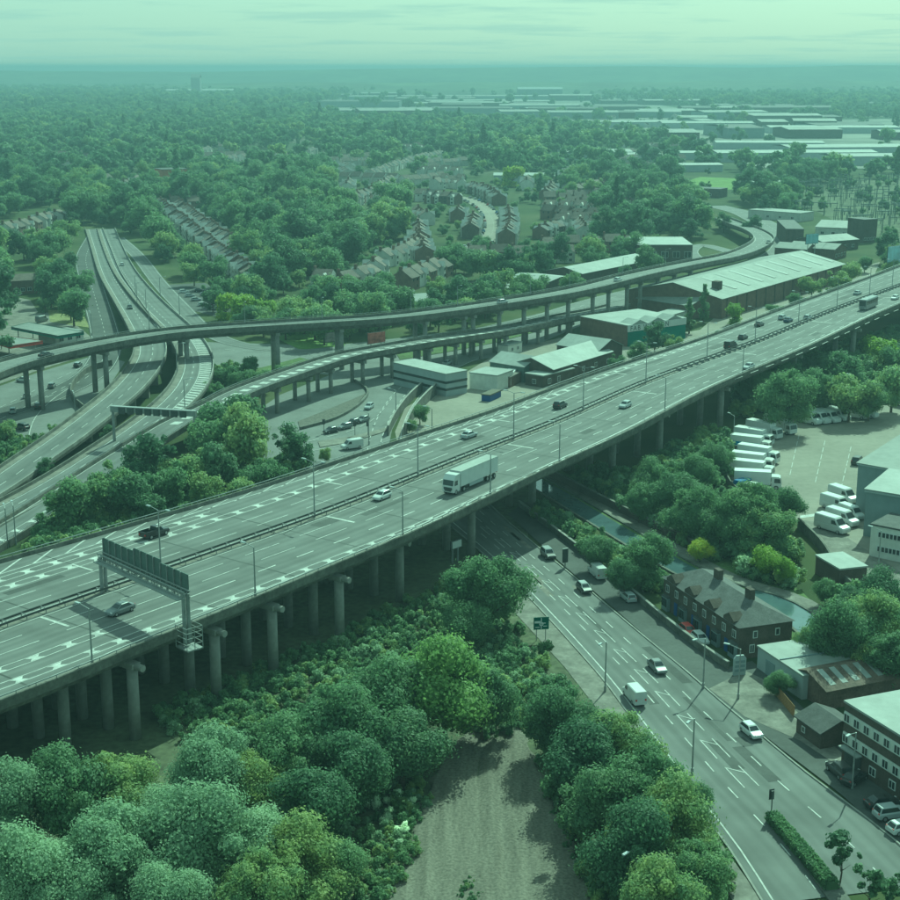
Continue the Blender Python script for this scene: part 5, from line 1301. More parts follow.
for poly, st, s0, s1, w in [
    ([(150, 720), (330, 640), (440, 590), (500, 560), (520, 640), (500, 690), (400, 690), (300, 740), (200, 760)], 1.6, 0.22, 1.0, (3, 3, 0.8)),
    ([(440, 700), (500, 640), (530, 655), (560, 690), (540, 735), (470, 740)], 1.9, 0.5, 1.1, (3, 3, 2)),
    ([(270, 860), (420, 770), (432, 800), (400, 880), (370, 930), (250, 930)], 1.6, 0.3, 0.75, (3, 3, 1)),
    ([(404, 790), (424, 782), (410, 830), (396, 880), (378, 930), (352, 930), (380, 860)], 0.8, 0.12, 0.4, (3, 3, 1)),
    ([(548, 780), (566, 815), (590, 870), (612, 920), (600, 920), (572, 860), (545, 800)], 0.9, 0.12, 0.36, (3, 3, 1)),
    ([(460, 880), (478, 876), (486, 930), (458, 930)], 0.9, 0.10, 0.3, (3, 3, 1)),
    ([(545, 760), (560, 720), (640, 730), (740, 900), (610, 930), (580, 850)], 2.2, 0.6, 1.3, (3, 3, 0)),
    ([(525, 500), (545, 490), (660, 570), (665, 590), (650, 600), (560, 540)], 2.0, 0.6, 1.3, (3, 3, 1)),
    ([(560, 490), (600, 470), (730, 500), (790, 540), (820, 580), (800, 600), (700, 560), (600, 510)], 2.4, 0.7, 1.6, (3, 3, 1)),
    ([(640, 470), (720, 430), (730, 480), (690, 500)], 2.4, 0.8, 1.7, (3, 3, 0)),
    ([(740, 600), (800, 640), (840, 690), (800, 660), (770, 640), (745, 620)], 2.0, 0.5, 1.2, (3, 3, 1)),
    ([(740, 420), (745, 380), (900, 330), (910, 400), (800, 408)], 3.0, 0.8, 1.9, (3, 3, 0)),
    ([(20, 560), (60, 505), (230, 470), (300, 460), (310, 470), (200, 520), (60, 560)], 2.4, 0.7, 1.5, (3, 3, 0)),
    ([(640, 385), (760, 325), (860, 285), (850, 300), (700, 345), (640, 378)], 2.4, 0.6, 1.4, (3, 3, 2)),
    ([(820, 600), (880, 590), (910, 620), (900, 690), (840, 670)], 2.4, 0.8, 1.7, (3, 3, 0)),
    ([(-20, 470), (-20, 440), (40, 440), (60, 428), (62, 436), (10, 466)], 2.2, 0.5, 1.2, (3, 3, 0)),
    ([(195, 400), (215, 370), (250, 368), (235, 385)], 2.2, 0.6, 1.4, (3, 3, 0))]:
    X, Y = fill(poly, st, len(parts)); parts.append((X, Y, rg.uniform(s0, s1, X.size), pick(X.size, [0, 1, 2], w)))
mass('undergrowth', 'low tangled scrub and bushes growing under the viaduct and along the banks', 'undergrowth', parts, SH)
# hedge on the traffic island
hp = Path(SS([(771, 819), (790, 840), (812, 866), (832, 890)], 0.28)); T = thing('hedge', 'clipped green hedge along the central traffic island', 'hedge', hp.at(0))
me = crown_mesh('foliage', 77, 1.0, 1.0, 1, 0.3, 4, M_LEAF, core=False)
r = np.random.default_rng(9); n = 5200; d = r.uniform(0, hp.len, n); o_ = r.uniform(-0.8, 0.8, n); z = np.where(r.random(n) < 0.6, 1.0 + r.normal(0, 0.1, n), r.uniform(0, 1, n)); o_ = np.where(z < 0.85, np.sign(o_) * (0.8 + r.normal(0, 0.07, n)), o_)
V = []; F = []
for i in range(n):
    c = hp.at(d[i], o_[i], z[i]) - hp.at(0); t = r.normal(size=3); t /= np.linalg.norm(t); b = np.cross(t, r.normal(size=3)); b /= np.linalg.norm(b); V += [c - t * .16, c - b * .12, c + t * .16, c + b * .12]; F.append((4 * i, 4 * i + 1, 4 * i + 2, 4 * i + 3))
h_ = MB(); h_.add(V, F); stuff(h_.build('foliage', M_LEAF, T))
h_ = MB()
hp.sweep(h_, [(-0.68, -0.2), (-0.68, 0.9), (0.68, 0.9), (0.68, -0.2)], step=2); h_.v = [tuple(np.array(v) - hp.at(0)) for v in h_.v]; fixn(h_.build('hedge_core', M_LEAF, T))
# ================================================================== VEHICLES
def wheel_meshes(r, w):
    t = MB(); t.tube((0, -w / 2, 0), (0, w / 2, 0), r, r, 14); c = MB(); c.tube((0, -w / 2 - 0.015, 0), (0, w / 2 + 0.015, 0), r * 0.62, r * 0.62, 10)
    return t.mesh('wheel', M_RUBBER), c.mesh('rim', M_RIM)
def add_wheels(T, xs_, half, r, w):
    a, b = wheel_meshes(r, w)
    for x in xs_:
        for sg in (-1, 1):
            o = bpy.data.objects.new('wheel', a); COL.objects.link(o); o.parent = T; o.location = (x, sg * half, r)
            p = bpy.data.objects.new('rim', b); COL.objects.link(p); p.parent = o
def lamps(T, xf, xr, y, zf, zr):
    for sg in (-1, 1):
        b = MB(); b.box(xf, sg * y, zf, 0.12, 0.34, 0.16); b.build('headlight', M_LAMP, T)
        b = MB(); b.box(xr, sg * y, zr, 0.10, 0.26, 0.26); b.build('tail_light', M_TAIL, T)
def shell(T, name, st, m):
    mb = MB(); rings = []
    for x, w, zb, zt in st:
        r = min(0.12, (zt - zb) * 0.3); rings.append([(x, -w * 0.93, zb), (x, -w, zb + r), (x, -w, zt - r * 1.6), (x, -w * 0.86, zt), (x, w * 0.86, zt), (x, w, zt - r * 1.6), (x, w, zb + r), (x, w * 0.93, zb)])
    mb.loft(rings); o = fixn(mb.build(name, m, T)); return o
def cabin(T, xb0, xb1, wb, zb, xt0, xt1, wt, zt, m):
    """roof and pillars with glass set just proud of each side"""
    b = [(xb0, -wb, zb), (xb0, wb, zb), (xb1, wb, zb), (xb1, -wb, zb)]; t = [(xt0, -wt, zt), (xt0, wt, zt), (xt1, wt, zt), (xt1, -wt, zt)]
    mid = [tuple((np.array(p) * 0.12 + np.array(q) * 0.88)) for p, q in zip(b, t)]; tt = [(p[0] * 0.94 + 0.06 * (xt0 + xt1) / 2, p[1] * 0.86, zt + 0.045) for p in t]
    mb = MB(); mb.loft([b, mid, t, tt]); fixn(mb.build('roof', m, T))
    def pane(nm, i, j, kx=0.07, off=0.012):
        p0, p1, q1, q0 = (np.array(v) for v in (b[i], b[j], t[j], t[i])); n = np.cross(p1 - p0, q0 - p0); n /= np.linalg.norm(n)
        c = (p0 + p1 + q0 + q1) / 4
        if (c[0] - (xb0 + xb1) / 2) * n[0] + c[1] * n[1] < 0: n = -n
        f = lambda u, v: (p0 * (1 - u) + p1 * u) * (1 - v) + (q0 * (1 - u) + q1 * u) * v + n * off
        g = MB(); g.quad(f(kx, 0.10), f(1 - kx, 0.10), f(1 - kx, 0.86), f(kx, 0.86)); g.build(nm, M_GLASS, T)
    pane('windscreen', 0, 1); pane('rear_window', 2, 3); pane('side_window', 1, 2, 0.05); pane('side_window', 3, 0, 0.05)
VP = {}
def proto(key, name, cat, fn):
    T = thing(name, 'x', cat, (0, 0, 0)); fn(T); VP[key] = [T, False]
def hatchback(T):
    shell(T, 'body', [(2.08, 0.66, 0.32, 0.62), (1.95, 0.82, 0.24, 0.74), (1.3, 0.89, 0.2, 0.92), (0.6, 0.89, 0.2, 0.98), (-1.4, 0.89, 0.2, 1.0), (-1.95, 0.86, 0.24, 0.98), (-2.08, 0.78, 0.34, 0.86)], paint('silver'))
    cabin(T, 1.05, -1.98, 0.80, 0.94, 0.22, -1.5, 0.62, 1.46, paint('silver')); add_wheels(T, (1.3, -1.28), 0.80, 0.31, 0.2); lamps(T, 1.97, -2.0, 0.62, 0.62, 0.72)
def saloon(T):
    shell(T, 'body', [(2.3, 0.66, 0.32, 0.6), (2.15, 0.83, 0.24, 0.72), (1.4, 0.9, 0.2, 0.9), (0.7, 0.9, 0.2, 0.95), (-1.5, 0.9, 0.2, 1.0), (-2.15, 0.86, 0.24, 0.98), (-2.3, 0.78, 0.34, 0.84)], paint('silver'))
    cabin(T, 1.05, -1.75, 0.81, 0.93, 0.2, -1.05, 0.63, 1.44, paint('silver')); add_wheels(T, (1.4, -1.38), 0.81, 0.32, 0.21); lamps(T, 2.18, -2.2, 0.63, 0.6, 0.7)
def suv(T):
    shell(T, 'body', [(2.25, 0.74, 0.38, 0.82), (2.1, 0.88, 0.3, 0.94), (1.4, 0.94, 0.28, 1.1), (0.7, 0.94, 0.28, 1.14), (-1.6, 0.94, 0.28, 1.16), (-2.1, 0.92, 0.32, 1.12), (-2.25, 0.84, 0.42, 1.0)], paint('black'))
    cabin(T, 1.0, -2.12, 0.86, 1.08, 0.35, -1.8, 0.70, 1.74, paint('black')); add_wheels(T, (1.4, -1.4), 0.84, 0.37, 0.24); lamps(T, 2.12, -2.18, 0.68, 0.78, 0.86)
def van(T):
    shell(T, 'body', [(2.75, 0.80, 0.36, 0.85), (2.6, 0.93, 0.28, 1.05), (1.9, 0.98, 0.26, 1.25), (1.88, 0.98, 0.26, 1.28), (-2.5, 0.98, 0.26, 1.28), (-2.7, 0.96, 0.3, 1.26)], paint('white'))
    mb = MB(); mb.loft([[(x, -w, zb), (x, w, zb), (x, w * 0.93, zt - 0.12), (x, w * 0.8, zt), (x, -w * 0.8, zt), (x, -w * 0.93, zt - 0.12)] for x, w, zb, zt in ((1.85, 0.95, 1.2, 1.28), (1.1, 0.95, 1.2, 2.15), (0.9, 0.96, 1.2, 2.3), (-2.6, 0.96, 1.2, 2.34), (-2.7, 0.95, 1.2, 2.3))]); fixn(mb.build('load_box', paint('white'), T))
    g = MB(); g.quad((1.78, -0.78, 1.40), (1.78, 0.78, 1.40), (1.17, 0.70, 2.09), (1.17, -0.70, 2.09)); g.build('windscreen', M_GLASS, T)
    for sg in (-1, 1):
        g = MB(); g.quad((1.5, sg * 0.965, 1.38), (0.5, sg * 0.965, 1.38), (0.5, sg * 0.955, 1.95), (1.12, sg * 0.955, 1.95)); g.build('side_window', M_GLASS, T)
    add_wheels(T, (1.75, -1.65), 0.86, 0.36, 0.24); lamps(T, 2.62, -2.7, 0.72, 0.78, 0.9)
def box_truck(T, Lb=7.2, side=None):
    b = MB(); b.box(-0.6, 0, 1.05, Lb, 2.45, 2.6); b.build('box', M_WHITE, T)
    p = MB(); p.box(-0.6, 0, 1.35, Lb - 0.3, 2.50, 0.9); p.build('livery_panel', M_WHITE, T)
    c = MB(); xf = -0.6 + Lb / 2
    c.loft([[(xf + 0.15 + a, y, z) for a, z in ((0, 0.5), (1.95, 0.5), (2.0, 1.5), (1.75, 2.55), (1.3, 2.75), (0, 2.75))] for y in (-1.15, 1.15)]); fixn(c.build('cab', paint('white'), T))
    g = MB(); g.quad((xf + 2.16, -1.0, 1.55), (xf + 2.16, 1.0, 1.55), (xf + 1.93, 1.0, 2.5), (xf + 1.93, -1.0, 2.5)); g.build('windscreen', M_GLASS, T)
    for sg in (-1, 1):
        g = MB(); g.quad((xf + 1.95, sg * 1.162, 1.5), (xf + 0.7, sg * 1.162, 1.5), (xf + 0.7, sg * 1.162, 2.35), (xf + 1.78, sg * 1.162, 2.35)); g.build('side_window', M_GLASS, T)
    ch = MB(); ch.box(0, 0, 0.6, Lb + 2.4, 0.9, 0.42); ch.build('chassis', M_BLACKM, T)
    add_wheels(T, (xf + 1.1, -0.6 - Lb * 0.28), 1.05, 0.48, 0.32); lamps(T, xf + 2.12, -0.6 - Lb / 2, 0.85, 0.75, 0.85)
def artic(T):
    b = MB(); b.box(-1.6, 0, 1.2, 13.4, 2.5, 2.85); b.build('trailer_box', M_WHITE, T)
    fr = MB(); fr.box(-1.6, 0, 4.06, 13.42, 2.54, 0.06); fr.build('trailer_roof', M_METROOF, T)
    c = MB(); c.loft([[(5.4 + a, y, z) for a, z in ((0, 0.55), (2.2, 0.55), (2.28, 1.7), (2.05, 2.9), (1.3, 3.75), (0, 3.85))] for y in (-1.22, 1.22)]); fixn(c.build('cab', paint('white'), T))
    g = MB(); g.quad((7.69, -1.1, 1.85), (7.69, 1.1, 1.85), (7.49, 1.1, 2.85), (7.49, -1.1, 2.85)); g.build('windscreen', M_GLASS, T)
    g = MB(); g.quad((7.665, -0.9, 0.75), (7.665, 0.9, 0.75), (7.70, 0.9, 1.5), (7.70, -0.9, 1.5)); g.build('grille', M_BLACKM, T)
    for sg in (-1, 1):
        g = MB(); g.quad((7.35, sg * 1.232, 1.8), (6.2, sg * 1.232, 1.8), (6.2, sg * 1.232, 2.7), (7.2, sg * 1.232, 2.7)); g.build('side_window', M_GLASS, T)
        k = MB(); k.box(-0.5, sg * 1.2, 0.55, 5.0, 0.06, 0.6); k.build('side_guard', M_CLADL, T)
    ch = MB(); ch.box(0, 0, 0.75, 15.2, 0.9, 0.42); ch.build('chassis', M_BLACKM, T)
    add_wheels(T, (6.7, 3.9, -4.5, -5.8, -7.1), 1.05, 0.5, 0.34); lamps(T, 7.66, -8.28, 0.9, 0.8, 0.9)
def coach(T):
    b = MB(); b.loft([[(x, -w, 0.45), (x, w, 0.45), (x, w, 3.2), (x, w * 0.85, 3.55), (x, -w * 0.85, 3.55), (x, -w, 3.2)] for x, w in ((-6, 1.2), (-5.8, 1.26), (5.7, 1.26), (6.05, 1.15))]); fixn(b.build('body', paint('grey'), T))
    g = MB(); g.quad((6.08, -1.05, 1.5), (6.08, 1.05, 1.5), (6.08, 1.0, 3.1), (6.08, -1.0, 3.1)); g.build('windscreen', M_GLASS, T)
    for sg in (-1, 1):
        for i in range(6):
            x = -5.2 + i * 1.75; g = MB(); g.quad((x, sg * 1.272, 1.75), (x + 1.6, sg * 1.272, 1.75), (x + 1.6, sg * 1.272, 2.9), (x, sg * 1.272, 2.9)); g.build('side_window', M_GLASS, T)
    add_wheels(T, (4.2, -3.6), 1.08, 0.5, 0.32); lamps(T, 6.02, -6.0, 0.9, 0.75, 1.0)
def pickup(T):
    shell(T, 'body', [(2.6, 0.78, 0.4, 0.9), (2.4, 0.9, 0.32, 1.02), (1.6, 0.95, 0.3, 1.1), (0.9, 0.95, 0.3, 1.12), (-0.5, 0.95, 0.3, 1.12)], paint('grey'))
    cabin(T, 1.2, -0.45, 0.88, 1.06, 0.6, -0.3, 0.74, 1.78, paint('grey'))
    b = MB(); b.box(-1.65, 0, 0.5, 2.3, 1.9, 0.2)
    for sg in (-1, 1): b.box(-1.65, sg * 0.92, 0.68, 2.3, 0.08, 0.75)
    b.box(-2.78, 0, 0.68, 0.08, 1.9, 0.75); b.build('load_bed', paint('grey'), T); add_wheels(T, (1.6, -1.7), 0.86, 0.4, 0.26); lamps(T, 2.5, -2.85, 0.7, 0.8, 0.8)
for k, n, c, f in (('hatch', 'hatchback_car', 'car', hatchback), ('saloon', 'saloon_car', 'car', saloon), ('suv', 'estate_car', 'car', suv), ('van', 'van', 'van', van), ('box', 'box_lorry', 'lorry', box_truck), ('artic', 'articulated_lorry', 'lorry', artic), ('coach', 'coach', 'coach', coach), ('pickup', 'tipper_truck', 'truck', pickup)): proto(k, n, c, f)
def veh(key, col, p, rz, label, group=None, sc=1.0, livery=None):
    T, done = VP[key]
    if done: V = clone(T, p, rz, label, group, sc)
    else:
        V = T; VP[key][1] = True; V.location = p; V.rotation_euler = (0, 0, rz); V.scale = (sc,) * 3; V['label'] = label
        if group: V['group'] = group
    for ch in V.children:
        b = ch.name.split('.')[0]
        if b in ('body', 'roof', 'load_box', 'cab', 'load_bed'): setmat(ch, paint(col))
        if livery and b == 'livery_panel': setmat(ch, livery)
        if b == 'roof' and ('pale roof' in label or 'black and silver' in label): setmat(ch, paint('silver'))
    return V
def on(path, px, z, flip=False, dz=0.03):
    q = S(px[0], px[1], z); s = path.near(q); o = path.off(q); p = path.at(s, o, dz); return p, path.ang(s) + (math.pi if flip else 0.0)
G6 = 'vehicles on the motorway'
for key, col, px, near, lab in [
    ('artic', 'white', (474, 484), 1, 'white articulated lorry on the near carriageway of the motorway'),
    ('hatch', 'white', (379, 500), 1, 'white hatchback on the near carriageway beside the median, left of the lorry'),
    ('saloon', 'grey', (117, 614), 1, 'dark saloon car just beyond the sign gantry at left'),
    ('hatch', 'silver', (628, 406), 1, 'silver hatchback on the near carriageway right of the lorry'),
    ('saloon', 'silver', (750, 368), 1, 'silver car on the near carriageway close to the treetops'),
    ('coach', 'grey', (869, 308), 1, 'large dark grey coach on the near carriageway at far right'),
    ('hatch', 'white', (896, 299), 1, 'white car behind the coach at the right edge'),
    ('pickup', 'black', (150, 538), 0, 'dark tipper truck on the far carriageway at left'),
    ('saloon', 'silver', (473, 436), 0, 'silver saloon on the far carriageway above the white lorry'),
    ('suv', 'black', (560, 408), 0, 'black estate car on the far carriageway in the middle'),
    ('van', 'black', (729, 349), 0, 'black van on the far carriageway'),
    ('hatch', 'black', (743, 339), 0, 'black hatchback following close to the black van'),
    ('saloon', 'black', (757, 327), 0, 'black saloon nearest the far parapet in the distance'),
    ('hatch', 'silver', (783, 319), 0, 'silver car side by side with a dark car far along the motorway'),
    ('saloon', 'navy', (788, 322), 0, 'dark blue saloon side by side with a silver car'),
    ('hatch', 'silver', (806, 320), 0, 'silver hatchback beside the median far along the motorway'),
    ('saloon', 'silver', (859, 294), 0, 'last silver saloon on the far carriageway above the coach')]:
    p, a = on(m6, px, ZM, bool(near)); veh(key, col, p, a, lab, G6)
for path, key, col, px, z, fl, lab in [
    (LA, 'saloon', 'black', (51, 355), 14, False, 'black saloon crossing the curved flyover at far left'), (LA, 'hatch', 'silver', (505, 303), 14.3, False, 'silver car crossing the middle of the curved flyover'),
    (LA, 'hatch', 'white', (619, 281), 13.7, False, 'white car on the flyover near the glazed showroom'), (LA, 'saloon', 'black', (768, 244), 9, True, 'black car on the far bend of the flyover'),
    (LR, 'hatch', 'white', (122, 263), 2, True, 'pale car on the main road at top left'), (LL, 'hatch', 'black', (130, 307), 4.5, False, 'black car on the main road just before the flyover')]:
    p, a = on(path, px, z, fl); veh(key, col, p, a, lab)
for key, col, px, to, lab in [
    ('hatch', 'white', (23, 382), (0, 380), 'white car crossing the left junction nearest the flyover'), ('hatch', 'black', (78, 367), (95, 357), 'black car with pale roof queueing beneath the flyover'),
    ('saloon', 'grey', (98, 368), (112, 362), 'grey car beside the wall beneath the flyover'), ('hatch', 'white', (27, 398), (35, 388), 'white hatchback in the middle of the left junction'),
    ('hatch', 'silver', (13, 413), (15, 400), 'silver hatchback nearest the left edge at the junction'), ('suv', 'black', (38, 409), (40, 396), 'black estate car in the outer lane of the left junction'),
    ('hatch', 'grey', (52, 388), (60, 380), 'grey car by the flyover column at the left junction'), ('suv', 'black', (22, 430), (4, 426), 'black estate car lowest at the left junction'),
    ('saloon', 'black', (331, 433), (318, 436), 'first black car in the queue at the lights behind the motorway'), ('hatch', 'grey', (345, 429), (333, 432), 'second car in the queue at the lights'),
    ('hatch', 'black', (353, 425), (341, 429), 'third car in the queue at the lights'), ('saloon', 'grey', (363, 422), (352, 426), 'last car in the queue at the lights'),
    ('hatch', 'silver', (369, 409), (362, 414), 'silver car approaching the queue at the lights'), ('van', 'white', (415, 371), (407, 376), 'white van on the junction road below the hatched flyover'),
    ('saloon', 'grey', (434, 370), (442, 366), 'grey car parked above the ramp beside the white van'), ('saloon', 'silver', (447, 365), (455, 361), 'silver car parked above the ramp nearest the white block'),
    ('van', 'white', (352, 449), (338, 451), 'white van half hidden by the far parapet of the motorway'), ('box', 'white', (510, 384), (503, 392), 'white box lorry in the industrial yard'),
    ('van', 'white', (597, 577), (586, 567), 'white van parked on the service road by the wall'), ('hatch', 'silver', (628, 601), (620, 594), 'silver car parked behind the white van on the service road'),
    ('suv', 'black', (548, 558), (560, 569), 'black car with pale roof heading down the dual carriageway nearest the viaduct'), ('hatch', 'black', (584, 592), (596, 603), 'black and silver car second down the dual carriageway'),
    ('saloon', 'grey', (657, 671), (667, 681), 'grey saloon on the dual carriageway opposite the white van'), ('van', 'white', (634, 701), (624, 690), 'white van heading away on the dual carriageway'),
    ('hatch', 'white', (751, 736), (762, 745), 'white hatchback on the dual carriageway at right'), ('hatch', 'red', (688, 635), (696, 642), 'red car parked in front of the brick terrace'),
    ('hatch', 'white', (700, 643), (708, 650), 'white car parked in front of the brick terrace'), ('suv', 'black', (839, 776), (832, 770), 'black car parked on the forecourt of the office block'),
    ('saloon', 'black', (854, 783), (862, 778), 'second black car parked against the office block'), ('saloon', 'black', (882, 808), (896, 806), 'dark saloon parked by the office block near the right edge'),
    ('suv', 'silver', (891, 819), (905, 817), 'silver estate car parked near the right edge'), ('hatch', 'white', (903, 833), (917, 830), 'white car cut by the right edge'),
    ('saloon', 'silver', (18, 296), (24, 294), 'silver car parked in front of the brick house at far left'), ('van', 'grey', (42, 322), (46, 321), 'grey van beside the green canopy'),
    ('hatch', 'white', (795, 233), (790, 228), 'white car on the far road beside the dark block')]:
    q = S(*px); p = np.array([q[0], q[1], 0.24 if (px[0] > 560 and px[1] > 560) else 0.16]); veh(key, col, p, heading(px, to), lab)
# lorry yard
LY = 'lorries in the depot yard'
for key, col, a, b, sc, lv, lab in [
    ('box', 'white', (764, 427), (794, 436), 1.05, None, 'white box lorry at the back corner of the yard'), ('box', 'white', (747, 433), (778, 440), 1.05, None, 'white box lorry second from the back corner'),
    ('box', 'white', (736, 441), (768, 446), 1.05, None, 'white box lorry beside the first blue sided one'), ('box', 'white', (732, 449), (766, 453), 1.05, M_BLUE, 'box lorry with blue lettered side nearest the back'),
    ('box', 'white', (740, 459), (773, 464), 1.05, None, 'white box lorry between the two blue sided ones'), ('box', 'white', (733, 467), (768, 471), 1.05, M_BLUE, 'second box lorry with a blue side'),
    ('box', 'white', (732, 475), (768, 479), 1.05, None, 'white box lorry behind the front one'), ('box', 'white', (737, 487), (773, 489), 1.1, None, 'front white box lorry of the long row'),
    ('van', 'blue', (737, 492), (752, 487), 1.1, None, 'blue van at the front end of the lorry row'), ('van', 'white', (744, 497), (759, 491), 1.1, None, 'white van beside the blue van'), ('van', 'white', (747, 503), (762, 496), 1.1, None, 'white van lowest in the lorry row'),
    ('van', 'white', (802, 422), (815, 425), 1.3, None, 'leftmost white van under the trees at the back of the yard'), ('van', 'white', (812, 421), (824, 424), 1.3, None, 'second white van under the trees'),
    ('van', 'white', (822, 420), (834, 423), 1.3, None, 'third white van under the trees'), ('van', 'white', (832, 418), (844, 421), 1.3, None, 'fourth white van under the trees'),
    ('van', 'white', (849, 417), (862, 419), 1.3, None, 'fifth white van apart at the back of the yard'), ('van', 'white', (858, 416), (871, 418), 1.3, None, 'rightmost white van at the back of the yard'),
    ('van', 'white', (834, 498), (852, 504), 1.3, None, 'white van furthest back beside the distribution shed'), ('van', 'white', (826, 507), (846, 513), 1.3, None, 'white van second back beside the distribution shed'),
    ('van', 'white', (832, 521), (852, 527), 1.3, None, 'white van third back beside the distribution shed'), ('van', 'white', (822, 528), (842, 534), 1.35, None, 'white van nearest the yard gate'),
    ('van', 'white', (844, 515), (858, 520), 1.1, None, 'small white van tucked against the distribution shed'), ('suv', 'black', (855, 466), (860, 462), 1.1, None, 'dark vehicle at the corner of the distribution shed'),
    ('box', 'white', (898, 405), (918, 409), 1.0, None, 'white lorry by the red containers at the yard edge')]:
    A_, B_ = S(*a), S(*b); c = (A_ + B_) / 2; veh(key, col, (c[0], c[1], 0.07), math.atan2(B_[1] - A_[1], B_[0] - A_[0]), lab, LY, sc, lv)
# cars parked along streets
cols = ['white', 'silver', 'silver', 'black', 'grey', 'red', 'blue', 'white']
for i in range(30):
    s_ = 12 + i * (ST.len - 24) / 30
    for o in (-5.0, 5.0):
        if (i * 7 + int(o)) % 5 == 0: continue
        veh(('hatch', 'saloon')[i % 2], cols[(i * 3 + int(o)) % 8], ST.at(s_, o, 0.14), ST.ang(s_), f'{cols[(i * 3 + int(o)) % 8]} car parked along the curved street among houses', f'{cols[(i * 3 + int(o)) % 8]} cars on the curved street')
k = 0
for x, y in [(184, 293), (190, 297), (196, 301), (199, 292), (205, 296), (210, 300), (216, 304), (203, 306), (212, 310), (220, 310)]:
    q = S(x, y); c_ = cols[k % 8]; veh('hatch', c_, (q[0], q[1], 0.1), 0.4, f'{c_} car parked in the small car park behind the terrace', f'{c_} cars in the small car park'); k += 1
# ================================================================== STREET FURNITURE
def lamp_proto(h, twin, arm=1.8):
    T = thing('lamp_post', 'x', 'lamp post'); p = MB(); p.tube((0, 0, 0), (0, 0, h), 0.14, 0.085, 8); p.tube((0, 0, 0), (0, 0, 1.0), 0.2, 0.2, 8); p.build('pole', M_STEEL, T)
    for sg in ((-1, 1) if twin else (1,)):
        a = MB(); a.tube((0, 0, h - 0.05), (0, sg * arm, h + 0.35), 0.06, 0.05, 6); ar = a.build('arm', M_STEEL, T)
        b = MB(); b.box(0, sg * (arm + 0.35), h + 0.27, 0.34, 0.9, 0.16); b.build('lamp_head', M_CLADL, ar)
    return T
LPT, LPS = lamp_proto(10.0, True), lamp_proto(8.0, False)
first = {id(LPT): False, id(LPS): False}; lpn = {}
def lamp_at(P_, p, rz, label, group, sc=1.0):
    if not first[id(P_)]:
        first[id(P_)] = True; P_.location = p; P_.rotation_euler = (0, 0, rz); P_.scale = (sc,) * 3; tag(P_, label, 'lamp post', group)
    else: clone(P_, p, rz, label, group, sc)
MEDL = [(-20, 634), (154, 574), (308, 519), (418, 477), (508, 441), (583, 411), (650, 382), (703, 361), (755, 343), (798, 325), (835, 310), (868, 298), (893, 289)]
for i, px in enumerate(MEDL):
    s_ = sk(px); lamp_at(LPT, m6.at(s_, 0, 0.03), m6.ang(s_), f'tall twin armed lamp post on the motorway median, {("first", "second", "third", "fourth", "fifth", "sixth", "seventh", "eighth", "ninth", "tenth", "eleventh", "twelfth", "thirteenth")[i]} from the left', 'median lamp posts')
for i, px in enumerate([(99, 660), (260, 597), (387, 538), (485, 493), (562, 462), (668, 411), (745, 374)]):
    s_ = sk(px); lamp_at(LPS, m6.at(s_, nE(s_) - 0.75, 0.0), m6.ang(s_) , f'slim lamp post on the near parapet of the motorway, {ORD[i]}', 'near parapet lamp posts')
GL = [((605, 692), 2.6, 'lamp post at the left kerb of the dual carriageway beside the white van'), ((643, 592), 0.6, 'lamp post in front of the trees at the end of the brick terrace'), ((703, 689), 2.2, 'lamp post on the kerb in front of the brick terrace'),
      ((692, 775), 2.6, 'lamp post at the left kerb showing above the treetops'), ((852, 790), 2.4, 'lamp post on the forecourt of the office block'), ((635, 915), 2.4, 'lamp post among trees at the bottom edge'),
      ((733, 448), 0.5, 'lamp post at the corner of the lorry yard'), ((850, 405), 0.3, 'tall mast behind the lorry yard'), ((294, 460), 1.0, 'lamp post left of the traffic queue behind the motorway'), ((369, 445), 1.0, 'lamp post right of the traffic queue'),
      ((396, 420), 1.0, 'lamp post at the foot of the ramp behind the motorway'), ((432, 470 - 30), 1.0, 'lamp post by the bush above the motorway'), ((878, 572), 0.8, 'lamp post outside the depot office'), ((738, 700), 1.0, 'post at the end of the pavement by the sign board'),
      ((76, 424), 0.4, 'lamp post beside the left junction'), ((92, 336), 0.4, 'lamp post beside the left slip road'), ((8, 548), 0.4, 'lamp post on the verge at the left edge'), ((16, 545), 0.4, 'second lamp post on the verge at left')]
for px, a, lab in GL: lamp_at(LPS, S(*px), a, lab, 'street lamp posts')
for path, px, z, off, lab in [(LR, (115, 300), 3, -5.5, 'roadside lamp post left of the main road near the terrace'), (LR, (129, 318), 5, -5.5, 'lamp post in the central strip just behind the flyover'), (LL, (108, 296), 3, -4.8, 'lamp post left of the main road where it rises'), (LL, (117, 312), 4, -4.8, 'lamp post on the left barrier beside the black car'),
                              (LR, (165, 300), 4.5, 5.0, 'lamp post on the right barrier of the main road'), (LR, (156, 408), 6, -4.9, 'lamp post between the two raised roads'), (LR, (205, 372), 6.8, 4.9, 'lamp post on the hatched bend of the raised road')]:
    s_ = path.near(S(px[0], px[1], z)); lamp_at(LPS, path.at(s_, off, 0.0), path.ang(s_), lab, 'raised road lamp posts')
for i, px in enumerate([(430, 318), (470, 310), (535, 297), (580, 289), (640, 276), (690, 265), (330, 322), (250, 327), (160, 335)]):
    s_ = LA.near(S(px[0], px[1], 14)); lamp_at(LPS, LA.at(s_, -4.7, 0.5), LA.ang(s_) + math.pi, 'lamp post on the far parapet of the curved flyover', 'curved flyover lamp posts', 0.8)

